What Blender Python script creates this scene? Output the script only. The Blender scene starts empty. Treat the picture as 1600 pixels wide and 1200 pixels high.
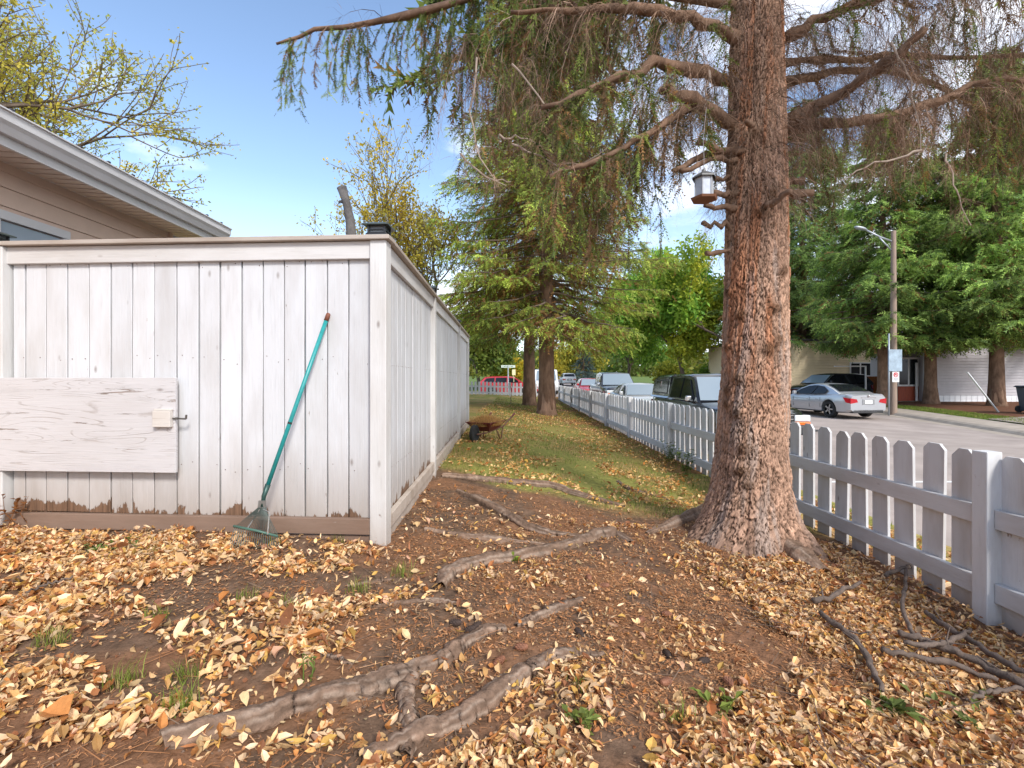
import bpy, bmesh, math, random
import numpy as np
from mathutils import Vector, Matrix
rng = np.random.default_rng(7); random.seed(7)
SC = bpy.context.scene; COL = SC.collection
# ---------------------------------------------------------------- camera, sky, sun, exposure
F = 750.0; CX = 800.0; HY = 592.0; CZ = 1.73
cd = bpy.data.cameras.new('camera'); cam = bpy.data.objects.new('camera', cd); COL.objects.link(cam)
cam.location = (0, 0, CZ); cam.rotation_euler = (math.radians(90), 0, 0)
cd.sensor_width = 36; cd.lens = 36*F/1600; cd.shift_y = -(600-HY)/1600
cd.clip_start = .05; cd.clip_end = 3000
SC.camera = cam
SUN_EL, SUN_AZ = math.radians(38), math.radians(152)      # azimuth clockwise from +Y
w = bpy.data.worlds.new('World'); SC.world = w; w.use_nodes = True
nt = w.node_tree; N = nt.nodes; L = nt.links; N.clear()
out = N.new('ShaderNodeOutputWorld'); bg = N.new('ShaderNodeBackground'); bg.inputs['Strength'].default_value = .145
sky = N.new('ShaderNodeTexSky'); sky.sky_type = 'NISHITA'; sky.sun_disc = False
sky.sun_elevation = SUN_EL; sky.sun_rotation = SUN_AZ; sky.air_density = 1.0; sky.dust_density = .6; sky.ozone_density = 1.0
tc = N.new('ShaderNodeTexCoord'); mp = N.new('ShaderNodeMapping'); mp.inputs['Scale'].default_value = (1, 1, 2.6)
mp.inputs['Location'].default_value = (3.15, 1.2, .4)
L.new(tc.outputs['Generated'], mp.inputs['Vector'])
nz = N.new('ShaderNodeTexNoise'); nz.inputs['Scale'].default_value = 1.7; nz.inputs['Detail'].default_value = 9; nz.inputs['Roughness'].default_value = .56
L.new(mp.outputs[0], nz.inputs['Vector'])
sep = N.new('ShaderNodeSeparateXYZ'); L.new(tc.outputs['Generated'], sep.inputs[0])
# more cloud towards the east (+X) and low down, clear overhead to the north-west
a1 = N.new('ShaderNodeMath'); a1.operation = 'MULTIPLY_ADD'; a1.inputs[1].default_value = .20; L.new(sep.outputs['X'], a1.inputs[0]); L.new(nz.outputs['Fac'], a1.inputs[2])
ramp = N.new('ShaderNodeValToRGB'); ramp.color_ramp.elements[0].position = .46; ramp.color_ramp.elements[1].position = .62
L.new(a1.outputs[0], ramp.inputs[0])
mx = N.new('ShaderNodeMixRGB'); L.new(ramp.outputs[0], mx.inputs[0]); L.new(sky.outputs[0], mx.inputs[1]); mx.inputs[2].default_value = (6.3, 6.4, 6.8, 1)
hz = N.new('ShaderNodeMapRange'); hz.inputs[1].default_value = .0; hz.inputs[2].default_value = .36; hz.inputs[3].default_value = .42; hz.inputs[4].default_value = 0; L.new(sep.outputs['Z'], hz.inputs[0])
mh = N.new('ShaderNodeMixRGB'); L.new(hz.outputs[0], mh.inputs[0]); L.new(mx.outputs[0], mh.inputs[1]); mh.inputs[2].default_value = (4.6, 5.2, 6.0, 1)
L.new(mh.outputs[0], bg.inputs['Color']); L.new(bg.outputs[0], out.inputs['Surface'])
sl = bpy.data.lights.new('sun', 'SUN'); sun = bpy.data.objects.new('sun', sl); COL.objects.link(sun)
sl.energy = 1.9; sl.angle = math.radians(11); sl.color = (1, .955, .89)
sd = Vector((math.sin(SUN_AZ)*math.cos(SUN_EL), math.cos(SUN_AZ)*math.cos(SUN_EL), math.sin(SUN_EL)))
sun.rotation_euler = sd.to_track_quat('Z', 'Y').to_euler(); sun.location = (0, -5, 30)
SC.view_settings.view_transform = 'Standard'; SC.view_settings.look = 'None'; SC.view_settings.gamma = 1
SC.view_settings.use_curve_mapping = False; SC.view_settings.exposure = 1.0
# ---------------------------------------------------------------- helpers
def W(px, py, D): return np.array(((px-CX)*D/F, D, CZ-(py-HY)*D/F))
def ss(a, b, x):
    t = np.clip((x-a)/(b-a), 0, 1); return t*t*(3-2*t)
def _h(ix, iy, s):
    n = (ix*374761393+iy*668265263+s*144665) & 0x7fffffff
    n = ((n ^ (n >> 13))*1274126177) & 0x7fffffff
    return ((n ^ (n >> 16)) & 0xffff)/65535.0
def vn(x, y, s=0):
    x = np.asarray(x, float); y = np.asarray(y, float)
    ix = np.floor(x).astype(np.int64); iy = np.floor(y).astype(np.int64); fx = x-ix; fy = y-iy
    fx = fx*fx*(3-2*fx); fy = fy*fy*(3-2*fy)
    return (_h(ix, iy, s)*(1-fx)+_h(ix+1, iy, s)*fx)*(1-fy)+(_h(ix, iy+1, s)*(1-fx)+_h(ix+1, iy+1, s)*fx)*fy
def fbm(x, y, s=0, o=4):
    r = 0; a = .5
    for k in range(o): r = r+a*vn(x*2**k, y*2**k, s+k*7); a *= .5
    return r
KERB0 = 4.15
def kerb1(y): return np.interp(y, [-60, 5, 14, 22.4, 30, 60, 300], [14.6, 14.6, 15.2, 17.0, 17.3, 15.5, 15.5])
def road(y): return .017*np.maximum(0, y-14)
def inroad(x, y): return ((x > KERB0) & (x < kerb1(y))) | ((y > 31.5) & (y < 43) & (x <= KERB0+.1))
def G(x, y, bumps=True):
    x = np.asarray(x, float); y = np.asarray(y, float)
    r = road(y)
    zy = .78-.45*ss(-2.0, 2.9, x)+.003*np.clip(y-3, 0, 30)
    zy = zy-(zy-.14)*ss(2.85, 4.0, x)
    zy = zy-.27*ss(12, 27, y)*(1-ss(-2.0, 2.9, x))*(y < 40)
    zy = zy*(1-.85*ss(29.6, 31.3, y))+r*(.25+.75*ss(26, 31.3, y))
    zf = .14+r*(.9)+.2*ss(0, 5, x-kerb1(y))-.12*((x-kerb1(y)) < 1.42)
    z = np.where(x < KERB0, zy, np.where(x > kerb1(y), zf, r))
    far = (y > 43) & (x <= KERB0+.1)
    z = np.where(far, r+.16, z)
    if bumps:
        m = (1-ss(12, 30, y))*np.where(x < 4, 1, 0)
        z = z+m*(.05*(fbm(x*1.3, y*1.3, 3)-.5)+.018*(fbm(x*7, y*7, 9)-.5)*2)
        z = z+.05*np.exp(-((x-1.95)**2+(y-3.85)**2)/.5)*m
    z = np.where(inroad(x, y), r-.06, z)
    return z
def GP(px, py):
    lo, hi = .9, 200.
    for _ in range(60):
        m = (lo+hi)/2; p = W(px, py, m)
        if p[2] > G(p[0], p[1], False): lo = m
        else: hi = m
    p = W(px, py, lo); p[2] = G(p[0], p[1]); return p

def P(name): return name
MATS = {}
def newmat(name):
    m = bpy.data.materials.new(name); m.use_nodes = True; MATS[name] = m
    return m, m.node_tree.nodes, m.node_tree.links, m.node_tree.nodes['Principled BSDF']
def M(name, col, rough=.6, metal=0, var=.12, vs=4, bump=0, bs=40, attr=None, trans=0, stretch=(1, 1, 1), coat=0, spec=None, emit=0, objr=0):
    if name in MATS: return MATS[name]
    m, n, l, b = newmat(name)
    b.inputs['Roughness'].default_value = rough; b.inputs['Metallic'].default_value = metal
    if coat: b.inputs['Coat Weight'].default_value = coat
    if spec is not None: b.inputs['Specular IOR Level'].default_value = spec
    t = n.new('ShaderNodeTexCoord'); mpp = n.new('ShaderNodeMapping'); l.new(t.outputs['Object'], mpp.inputs[0]); mpp.inputs['Scale'].default_value = stretch
    if attr:
        a = n.new('ShaderNodeAttribute'); a.attribute_name = 'col'; src = a.outputs['Color']
    else:
        a = n.new('ShaderNodeRGB'); a.outputs[0].default_value = (*col, 1); src = a.outputs[0]
    if var:
        z = n.new('ShaderNodeTexNoise'); z.inputs['Scale'].default_value = vs; z.inputs['Detail'].default_value = 6; z.inputs['Roughness'].default_value = .6
        l.new(mpp.outputs[0], z.inputs['Vector'])
        mr = n.new('ShaderNodeMapRange'); mr.inputs[1].default_value = .3; mr.inputs[2].default_value = .7
        mr.inputs[3].default_value = 1-var; mr.inputs[4].default_value = 1+var; l.new(z.outputs['Fac'], mr.inputs[0])
        mm = n.new('ShaderNodeVectorMath'); mm.operation = 'SCALE'; l.new(src, mm.inputs[0]); l.new(mr.outputs[0], mm.inputs['Scale']); src = mm.outputs[0]
    l.new(src, b.inputs['Base Color'])
    if emit:
        b.inputs['Emission Color'].default_value = (*col, 1); b.inputs['Emission Strength'].default_value = emit
    if bump:
        z2 = n.new('ShaderNodeTexNoise'); z2.inputs['Scale'].default_value = bs; z2.inputs['Detail'].default_value = 5; l.new(mpp.outputs[0], z2.inputs['Vector'])
        bp = n.new('ShaderNodeBump'); bp.inputs['Strength'].default_value = bump; bp.inputs['Distance'].default_value = .01
        l.new(z2.outputs['Fac'], bp.inputs['Height']); l.new(bp.outputs[0], b.inputs['Normal'])
    if trans:
        tr = n.new('ShaderNodeBsdfTranslucent'); l.new(src, tr.inputs['Color'])
        ms = n.new('ShaderNodeMixShader'); ms.inputs[0].default_value = trans
        l.new(b.outputs[0], ms.inputs[1]); l.new(tr.outputs[0], ms.inputs[2]); l.new(ms.outputs[0], n['Material Output'].inputs['Surface'])
    return m

class MB:
    def __init__(s): s.v = []; s.f = []; s.c = []; s.n = 0
    def add(s, v, f, c=None):
        v = np.asarray(v, float).reshape(-1, 3); k = len(v)
        if isinstance(f, np.ndarray): s.f.append(f.astype(np.int64)+s.n)
        else:
            for n in sorted(set(len(q) for q in f)):
                s.f.append(np.array([q for q in f if len(q) == n], np.int64)+s.n)
        s.v.append(v)
        if c is None: c = (.5, .5, .5)
        c = np.asarray(c, float)
        if c.ndim == 1: c = np.tile(c, (k, 1))
        s.c.append(c); s.n += k; return s
    def box(s, lo, hi, c=None, R=None, T=None, bev=0):
        x0, y0, z0 = lo; x1, y1, z1 = hi
        v = np.array([(x0, y0, z0), (x1, y0, z0), (x1, y1, z0), (x0, y1, z0), (x0, y0, z1), (x1, y0, z1), (x1, y1, z1), (x0, y1, z1)], float)
        if R is not None: v = v@np.asarray(R).T
        if T is not None: v = v+np.asarray(T)
        return s.add(v, [(0, 3, 2, 1), (4, 5, 6, 7), (0, 1, 5, 4), (1, 2, 6, 5), (2, 3, 7, 6), (3, 0, 4, 7)], c)
    def bar(s, a, b, w, h, c=None, up=(0, 0, 1)):
        a = np.asarray(a, float); b = np.asarray(b, float); d = b-a; Ln = np.linalg.norm(d); d = d/Ln
        u = np.asarray(up, float); sd_ = np.cross(d, u)
        if np.linalg.norm(sd_) < 1e-4: sd_ = np.cross(d, (1, 0, 0))
        sd_ /= np.linalg.norm(sd_); u = np.cross(sd_, d)
        return s.box((0, -w/2, -h/2), (Ln, w/2, h/2), c, np.stack([d, sd_, u], 1), a)
    def tube(s, pts, rad, n=8, c=None, cap=True, wob=0, prof=None, twist=0):
        pts = np.asarray(pts, float); k = len(pts); rad = np.broadcast_to(np.asarray(rad, float), (k,))
        t = np.gradient(pts, axis=0); t /= (np.linalg.norm(t, axis=1)[:, None]+1e-9)
        ref = np.array((0, 0, 1.)) if abs(t[0][2]) < .9 else np.array((1., 0, 0))
        a = np.linspace(0, 2*math.pi, n, endpoint=False); V = []
        for i in range(k):
            u = np.cross(t[i], ref); u /= (np.linalg.norm(u)+1e-9); v = np.cross(u, t[i]); ref = v
            r = rad[i]*(1+(wob*(rng.random(n)-.5) if wob else 0))
            if prof is not None: r = r*np.interp((np.arange(n)+twist*i) % n, np.arange(n+1), np.append(prof, prof[0]))
            V.append(pts[i]+(np.cos(a)*r)[:, None]*u+(np.sin(a)*r)[:, None]*v)
        V = np.concatenate(V)
        i, j = np.meshgrid(np.arange(k-1), np.arange(n), indexing='ij'); i = i.ravel(); j = j.ravel(); j2 = (j+1) % n
        f = np.stack([i*n+j, i*n+j2, (i+1)*n+j2, (i+1)*n+j], 1)
        if c is not None:
            c = np.asarray(c, float)
            if c.ndim == 2 and len(c) == k: c = np.repeat(c, n, 0)
        s.add(V, f, c)
        if cap and n <= 16:
            m = s.n-k*n
            s.f.append(np.array([list(range(n))[::-1]])+m); s.f.append(np.array([list(range((k-1)*n, k*n))])+m)
        return s
    def lathe(s, prof, n=24, c=None, axis='z', T=(0, 0, 0)):
        prof = np.asarray(prof, float); k = len(prof); a = np.linspace(0, 2*math.pi, n, endpoint=False)
        r = prof[:, 0][:, None]; z = np.repeat(prof[:, 1][:, None], n, 1)
        V = np.stack([r*np.cos(a), r*np.sin(a), z], 2).reshape(-1, 3)
        if axis == 'y': V = V[:, [0, 2, 1]]*np.array((1, 1, -1))
        if axis == 'x': V = V[:, [2, 1, 0]]
        i, j = np.meshgrid(np.arange(k-1), np.arange(n), indexing='ij'); i = i.ravel(); j = j.ravel(); j2 = (j+1) % n
        return s.add(V+np.asarray(T, float), np.stack([i*n+j, i*n+j2, (i+1)*n+j2, (i+1)*n+j], 1), c)
    def prism(s, poly, d, c=None):          # poly: (k,3) planar, d: extrusion vector
        p = np.asarray(poly, float); k = len(p); v = np.concatenate([p, p+np.asarray(d, float)])
        f = [tuple(range(k))[::-1], tuple(range(k, 2*k))]+[(i, (i+1) % k, (i+1) % k+k, i+k) for i in range(k)]
        return s.add(v, f, c)
    def mesh(s, name, mat, smooth=False, sharp=None):
        V = np.concatenate(s.v); C_ = np.concatenate(s.c); me = bpy.data.meshes.new(name)
        me.vertices.add(len(V)); me.vertices.foreach_set('co', V.astype(np.float32).ravel())
        tot = sum(f.size for f in s.f); nf = sum(len(f) for f in s.f)
        me.loops.add(tot); me.loops.foreach_set('vertex_index', np.concatenate([f.ravel() for f in s.f]).astype(np.int32))
        me.polygons.add(nf); ls = []; o = 0
        for f in s.f: ls.append(o+np.arange(len(f))*f.shape[1]); o += f.size
        me.polygons.foreach_set('loop_start', np.concatenate(ls).astype(np.int32))
        me.polygons.foreach_set('use_smooth', np.full(nf, bool(smooth)))
        me.update(calc_edges=True)
        a = me.color_attributes.new('col', 'FLOAT_COLOR', 'POINT')
        a.data.foreach_set('color', np.concatenate([C_, np.ones((len(C_), 1))], 1).astype(np.float32).ravel())
        if smooth and sharp: me.set_sharp_from_angle(angle=math.radians(sharp))
        me.materials.append(mat); return me
    def obj(s, name, mat, parent=None, smooth=False, sharp=None, kind=None, loc=None):
        o = bpy.data.objects.new(name, s.mesh(name, mat, smooth, sharp)); COL.objects.link(o)
        if parent is not None: o.parent = parent
        if loc is not None: o.location = loc
        if kind: o['kind'] = kind
        return o
def tag(o, label, cat, group=None, kind=None):
    o['label'] = label; o['category'] = cat
    if group: o['group'] = group
    if kind: o['kind'] = kind
    return o
def thing(name, label, cat, loc=(0, 0, 0), rz=0, group=None):
    o = bpy.data.objects.new(name, None); o.empty_display_size = .1; COL.objects.link(o)
    o.location = loc; o.rotation_euler = (0, 0, rz); return tag(o, label, cat, group)
def share(me, name, parent=None, loc=(0, 0, 0), rot=(0, 0, 0), sc=None):
    o = bpy.data.objects.new(name, me); COL.objects.link(o); o.location = loc; o.rotation_euler = rot
    if sc is not None: o.scale = sc
    if parent is not None: o.parent = parent
    return o
def struct(o): o['kind'] = 'structure'; return o
def bevel(o, wd, seg=2):
    m = o.modifiers.new('bevel', 'BEVEL'); m.width = wd; m.segments = seg; m.limit_method = 'ANGLE'; m.angle_limit = math.radians(35); return o
def nrm(a): return a/(np.linalg.norm(a, axis=-1, keepdims=True)+1e-9)
def rand_dirs(n): return nrm(rng.normal(size=(n, 3)))
# ---------------------------------------------------------------- painted / raw wood
def paint_mat(name, base=(.78, .77, .76), peel_z=None, grain='z', dirt=.35, crack=0, seed=0, wood=(.23, .15, .105), rough=.62):
    m, n, l, b = newmat(name); b.inputs['Roughness'].default_value = rough; b.inputs['Specular IOR Level'].default_value = .25
    t = n.new('ShaderNodeTexCoord'); oi = n.new('ShaderNodeObjectInfo')
    ad = n.new('ShaderNodeVectorMath'); ad.operation = 'MULTIPLY_ADD'
    cmb = n.new('ShaderNodeCombineXYZ')
    for i in range(3): l.new(oi.outputs['Random'], cmb.inputs[i])
    l.new(cmb.outputs[0], ad.inputs[0]); ad.inputs[1].default_value = (37, 53, 29); l.new(t.outputs['Object'], ad.inputs[2])
    def noise(sc, scale, det=6, rg=.6, dist=0):
        mp_ = n.new('ShaderNodeMapping'); l.new(ad.outputs[0], mp_.inputs[0]); mp_.inputs['Scale'].default_value = sc
        z = n.new('ShaderNodeTexNoise'); z.inputs['Scale'].default_value = scale; z.inputs['Detail'].default_value = det; z.inputs['Roughness'].default_value = rg; z.inputs['Distortion'].default_value = dist
        l.new(mp_.outputs[0], z.inputs['Vector']); return z.outputs['Fac']
    def mr(src, a, c, d=0, e=1):
        r = n.new('ShaderNodeMapRange'); r.inputs[1].default_value = a; r.inputs[2].default_value = c; r.inputs[3].default_value = d; r.inputs[4].default_value = e
        l.new(src, r.inputs[0]); return r.outputs[0]
    def mixc(fac, c1, c2):
        q = n.new('ShaderNodeMixRGB'); l.new(fac, q.inputs[0])
        for k, c in ((1, c1), (2, c2)):
            if isinstance(c, tuple): q.inputs[k].default_value = (*c, 1)
            else: l.new(c, q.inputs[k])
        return q.outputs[0]
    st = {'z': (1, 1, .05), 'x': (.05, 1, 1), 'y': (1, .05, 1)}[grain]
    st2 = {'z': (1, 1, .25), 'x': (.25, 1, 1), 'y': (1, .25, 1)}[grain]
    gr = noise(st, 90, 4, .6); soft = noise(st2, 6, 5)
    dirtm = mr(soft, .42, .75, 0, dirt)
    c0 = mixc(dirtm, base, tuple(x*y for x, y in zip(base, (.66, .60, .54))))
    c0 = mixc(mr(gr, .60, .72, 0, .30), c0, tuple(x*.62 for x in base))
    # knots
    kn = n.new('ShaderNodeTexVoronoi'); mk = n.new('ShaderNodeMapping'); mk.inputs['Scale'].default_value = {'z': (1, 1, .45), 'x': (.45, 1, 1), 'y': (1, .45, 1)}[grain]
    l.new(ad.outputs[0], mk.inputs[0]); l.new(mk.outputs[0], kn.inputs['Vector']); kn.inputs['Scale'].default_value = 7.5
    c0 = mixc(mr(kn.outputs['Distance'], .10, .03, 0, .62), c0, (.16, .12, .10))
    wdc = mixc(mr(gr, .35, .65), tuple(x*.75 for x in wood), tuple(x*1.35 for x in wood))
    chips = mr(noise(st2, 16, 6, .72), .68, .72)
    if crack:
        cr = mr(noise(st, 34, 7, .7, .9), .655-.03*crack, .675-.03*crack)
        chips = cr
        cn = noise((.12, 1, 1) if grain == 'x' else (1, 1, .12), 3.2, 2, .5, .6); sn = n.new('ShaderNodeMath'); sn.operation = 'MULTIPLY'; sn.inputs[1].default_value = 330; l.new(cn, sn.inputs[0])
        si = n.new('ShaderNodeMath'); si.operation = 'SINE'; l.new(sn.outputs[0], si.inputs[0]); ln_ = mr(si.outputs[0], .80, .97, 0, 1)
        brk = mr(noise((.35, 1, 1), 13, 5, .6), .46, .56); mu = n.new('ShaderNodeMath'); mu.operation = 'MULTIPLY'; l.new(ln_, mu.inputs[0]); l.new(brk, mu.inputs[1])
        mu2 = n.new('ShaderNodeMath'); mu2.operation = 'MULTIPLY'; l.new(mu.outputs[0], mu2.inputs[0]); mu2.inputs[1].default_value = .42
        mx2 = n.new('ShaderNodeMath'); mx2.operation = 'MAXIMUM'; l.new(chips, mx2.inputs[0]); l.new(mu2.outputs[0], mx2.inputs[1]); chips = mx2.outputs[0]
    c1 = mixc(chips, c0, wdc)
    hgt = chips
    if peel_z is not None:
        sx = n.new('ShaderNodeSeparateXYZ'); l.new(t.outputs['Object'], sx.inputs[0])
        zf = mr(sx.outputs['Z'], 0, peel_z, .34, -.30)
        spk0 = noise({'z': (1, 1, .22)}.get(grain, st2), 34, 8, .72); big_ = noise((1, 1, .6), 5, 3, .5)
        s0 = n.new('ShaderNodeMath'); s0.operation = 'MULTIPLY_ADD'; l.new(big_, s0.inputs[0]); s0.inputs[1].default_value = 1.5; s0.inputs[2].default_value = -.79; s1 = n.new('ShaderNodeMath'); s1.operation = 'ADD'; l.new(s0.outputs[0], s1.inputs[0]); l.new(spk0, s1.inputs[1])
        sm = n.new('ShaderNodeMath'); sm.operation = 'ADD'; l.new(s1.outputs[0], sm.inputs[0]); l.new(zf, sm.inputs[1])
        rr0 = mr(oi.outputs['Random'], 0, 1, -.13, .07); sq = n.new('ShaderNodeMath'); sq.operation = 'ADD'; l.new(sm.outputs[0], sq.inputs[0]); l.new(rr0, sq.inputs[1]); sm = sq
        pm = mr(sm.outputs[0], .60, .63)
        c1 = mixc(pm, c1, wdc)
        stz = mr(sx.outputs['Z'], 0, peel_z*3.6, .75, 0)
        c1b = n.new('ShaderNodeMixRGB'); c1b.blend_type = 'MULTIPLY'; l.new(stz, c1b.inputs[0]); l.new(c1, c1b.inputs[1]); c1b.inputs[2].default_value = (.55, .45, .36, 1); c1 = c1b.outputs[0]
        mxx = n.new('ShaderNodeMath'); mxx.operation = 'MAXIMUM'; l.new(pm, mxx.inputs[0]); l.new(chips, mxx.inputs[1]); hgt = mxx.outputs[0]
    rv = mr(oi.outputs['Random'], 0, 1, .93, 1.04); sc_ = n.new('ShaderNodeVectorMath'); sc_.operation = 'SCALE'; l.new(c1, sc_.inputs[0]); l.new(rv, sc_.inputs['Scale'])
    l.new(sc_.outputs[0], b.inputs['Base Color'])
    hs = n.new('ShaderNodeMath'); hs.operation = 'MULTIPLY_ADD'; l.new(hgt, hs.inputs[0]); hs.inputs[1].default_value = -1.0; l.new(gr, hs.inputs[2])
    bp = n.new('ShaderNodeBump'); bp.inputs['Strength'].default_value = .5; bp.inputs['Distance'].default_value = .0035
    l.new(hs.outputs[0], bp.inputs['Height']); l.new(bp.outputs[0], b.inputs['Normal'])
    return m
PW = paint_mat('white_board_paint', (.63, .64, .665), peel_z=.13, dirt=.5)
PWX = paint_mat('white_rail_paint', (.62, .61, .605), grain='x', dirt=.5)
PWY = paint_mat('white_rail_paint_along', (.62, .61, .605), grain='y', dirt=.5)
PPOST = paint_mat('white_post_paint', (.63, .625, .62), peel_z=.10, dirt=.5)
PPAN = paint_mat('cracked_panel_paint', (.57, .555, .565), grain='x', crack=1, dirt=.2, wood=(.26, .215, .19))
PPIC = paint_mat('picket_paint', (.60, .60, .605), peel_z=.07, dirt=.75)
PPICR = paint_mat('picket_rail_paint', (.59, .59, .595), grain='y', dirt=.7)
PPICX = paint_mat('picket_rail_paint_across', (.53, .535, .56), grain='x', dirt=.4)
KICK = paint_mat('bare_kick_board', (.24, .165, .125), grain='x', dirt=.8, wood=(.5, .46, .42))
KICKY = paint_mat('worn_kick_board', (.50, .43, .37), grain='y', dirt=.9)
CAPM = paint_mat('weathered_cap_paint', (.47, .41, .36), grain='x', dirt=.9)
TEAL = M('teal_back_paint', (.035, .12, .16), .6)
BLACKP = M('black_plastic', (.02, .02, .022), .35)

# ---------------------------------------------------------------- ground, road, kerbs
def axis(segs):
    a = []
    for lo, hi, st in segs: a += list(np.arange(lo, hi-1e-6, st))
    a.append(segs[-1][1]); return np.array(a)
gx = axis([(-900, -100, 160), (-100, -20, 10), (-20, -5, 1), (-5, -3.4, .15), (-3.4, 3.2, .028), (3.2, 4.0, .1), (4.0, 4.3, .05), (4.3, 14, 1.2), (14, 18, .12), (18, 30, .6), (30, 100, 8), (100, 900, 160)])
gy = axis([(-300, -20, 60), (-20, 0, 3), (0, 1.2, .2), (1.2, 5.0, .028), (5, 8, .07), (8, 30, .3), (30, 45, .25), (45, 100, 5), (100, 1500, 200)])
X, Y = np.meshgrid(gx, gy, indexing='xy'); Z = G(X, Y)
near = (X > -3.5) & (X < 3.2) & (Y > 1.0) & (Y < 6)
Z = Z+np.where(near, .010*(fbm(X*28, Y*28, 21, 3)-.45)+.006*(vn(X*70, Y*70, 5)-.5), 0)
Z = np.where(Y > 300, Z[:, :1]*0+road(300.), Z)
nx, ny = len(gx), len(gy)
i, j = np.meshgrid(np.arange(ny-1), np.arange(nx-1), indexing='ij'); i = i.ravel(); j = j.ravel()
gm = MB(); 
# kinds of soil / turf as real surface colours per vertex
soil = np.array((.140, .088, .058)); turf = np.array((.24, .23, .06)); litter = np.array((.27, .13, .065)); dryg = np.array((.38, .27, .10))
edge = 4.9+.5*(fbm(X*1.1, Y*1.1, 31)-.5)*2-.35*(X-.5)
tm = ss(-.25, .25, Y-edge)*(X < KERB0)
red = np.exp(-((X-1.6)**2/9+(Y-18)**2/30))*1.3+ss(1.5, 2.6, X)*(Y > 7)*.9+np.exp(-((X-2.0)**2+(Y-3.3)**2)/1.1)*.9
c = soil*(0.75+.5*fbm(X*5, Y*5, 41))[..., None]
lm = np.clip(ss(.46, .6, fbm(X*3, Y*3, 51, 5))*.55, 0, 1)[..., None]
c = c*(1-lm)+litter*.9*lm
mix = ss(.40, .62, fbm(X*1.7, Y*1.7, 61, 5))[..., None]
tc_ = turf*(1-mix)+dryg*mix
c = c*(1-tm[..., None])+tc_*tm[..., None]
rm = np.clip(red*(.5+fbm(X*2.5, Y*2.5, 71)), 0, 1)[..., None]*np.where(Y > 5, 1, .5)[..., None]*(X < KERB0)[..., None]
c = c*(1-rm*.8)+np.array((.21, .085, .038))*rm*.8
fm = (X > kerb1(Y))
d = X-kerb1(Y)
cf = np.where((ss(1.9, 2.6, d+.8*(fbm(X, Y, 81)-.5)))[..., None] > .5, np.array((.16, .075, .045)), np.array((.14, .20, .045)))
c = np.where(fm[..., None], cf, c)
c = np.where((Y > 43)[..., None], np.array((.12, .17, .045)), c)
gm.add(np.stack([X, Y, Z], 2).reshape(-1, 3), np.stack([i*nx+j, i*nx+j+1, (i+1)*nx+j+1, (i+1)*nx+j], 1), c.reshape(-1, 3))
GM = M('soil_and_turf', (0, 0, 0), .95, var=.38, vs=22, bump=.75, bs=70, attr=True, spec=.1)
struct(gm.obj('ground', GM, smooth=True))

def strip(name, x0, x1, ys, zoff, mat, zf=road, n=8):
    m = MB(); ys = np.asarray(ys, float)
    X0 = x0(ys) if callable(x0) else np.full_like(ys, x0); X1 = x1(ys) if callable(x1) else np.full_like(ys, x1)
    t = np.linspace(0, 1, n); xx = X0[:, None]*(1-t)+X1[:, None]*t; yy = np.repeat(ys[:, None], n, 1)
    zz = zf(yy)+zoff; i, j = np.meshgrid(np.arange(len(ys)-1), np.arange(n-1), indexing='ij'); i = i.ravel(); j = j.ravel()
    m.add(np.stack([xx, yy, zz], 2).reshape(-1, 3), np.stack([i*n+j, i*n+j+1, (i+1)*n+j+1, (i+1)*n+j], 1))
    return struct(m.obj(name, mat, smooth=True))
ASPH = M('worn_pinkish_asphalt', (.37, .31, .275), .88, var=.22, vs=.7, bump=.4, bs=160, spec=.2)
CONC = M('weathered_concrete', (.40, .34, .28), .9, var=.2, vs=2.2, bump=.35, bs=90, spec=.2)
YS = np.concatenate([np.arange(-60, 60, 1.0), np.arange(60, 300, 8)])
strip('road', KERB0, kerb1, YS, 0, ASPH, n=10)
strip('side_road', -120, KERB0-.003, np.arange(31.8, 42.9, .5), .003, ASPH, n=30)
def kerb(name, xf, wd, ys, h):
    m = MB(); ys = np.asarray(ys, float); x = xf(ys) if callable(xf) else np.full_like(ys, xf); z = road(ys)
    pr = [(0, -.08), (.02, h-.02), (.05, h), (abs(wd), h), (abs(wd), -.08)]; s_ = np.sign(wd)
    V = np.stack([np.stack([x+s_*a, ys, z+b_], 1) for a, b_ in pr], 1).reshape(-1, 3); n = len(pr)
    i, j = np.meshgrid(np.arange(len(ys)-1), np.arange(n-1), indexing='ij'); i = i.ravel(); j = j.ravel()
    m.add(V, np.stack([i*n+j, i*n+j+1, (i+1)*n+j+1, (i+1)*n+j], 1)); return struct(m.obj(name, CONC))
ysk = np.concatenate([np.arange(-60, 31.5, .8)])
kerb('kerb', KERB0+.02, -.24, ysk, .13)
# far side: rolled kerb with walk
m = MB(); ys = np.arange(-40, 60, .5); x = kerb1(ys); z = road(ys); pr = [(-.35, .004), (0, .02), (.10, .10), (.22, .145), (1.45, .165), (1.5, .03)]
V = np.stack([np.stack([x+a, ys, z+b_], 1) for a, b_ in pr], 1).reshape(-1, 3); n_ = len(pr)
i, j = np.meshgrid(np.arange(len(ys)-1), np.arange(n_-1), indexing='ij'); i = i.ravel(); j = j.ravel()
m.add(V, np.stack([i*n_+j, i*n_+j+1, (i+1)*n_+j+1, (i+1)*n_+j], 1)); struct(m.obj('pavement', CONC))
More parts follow.
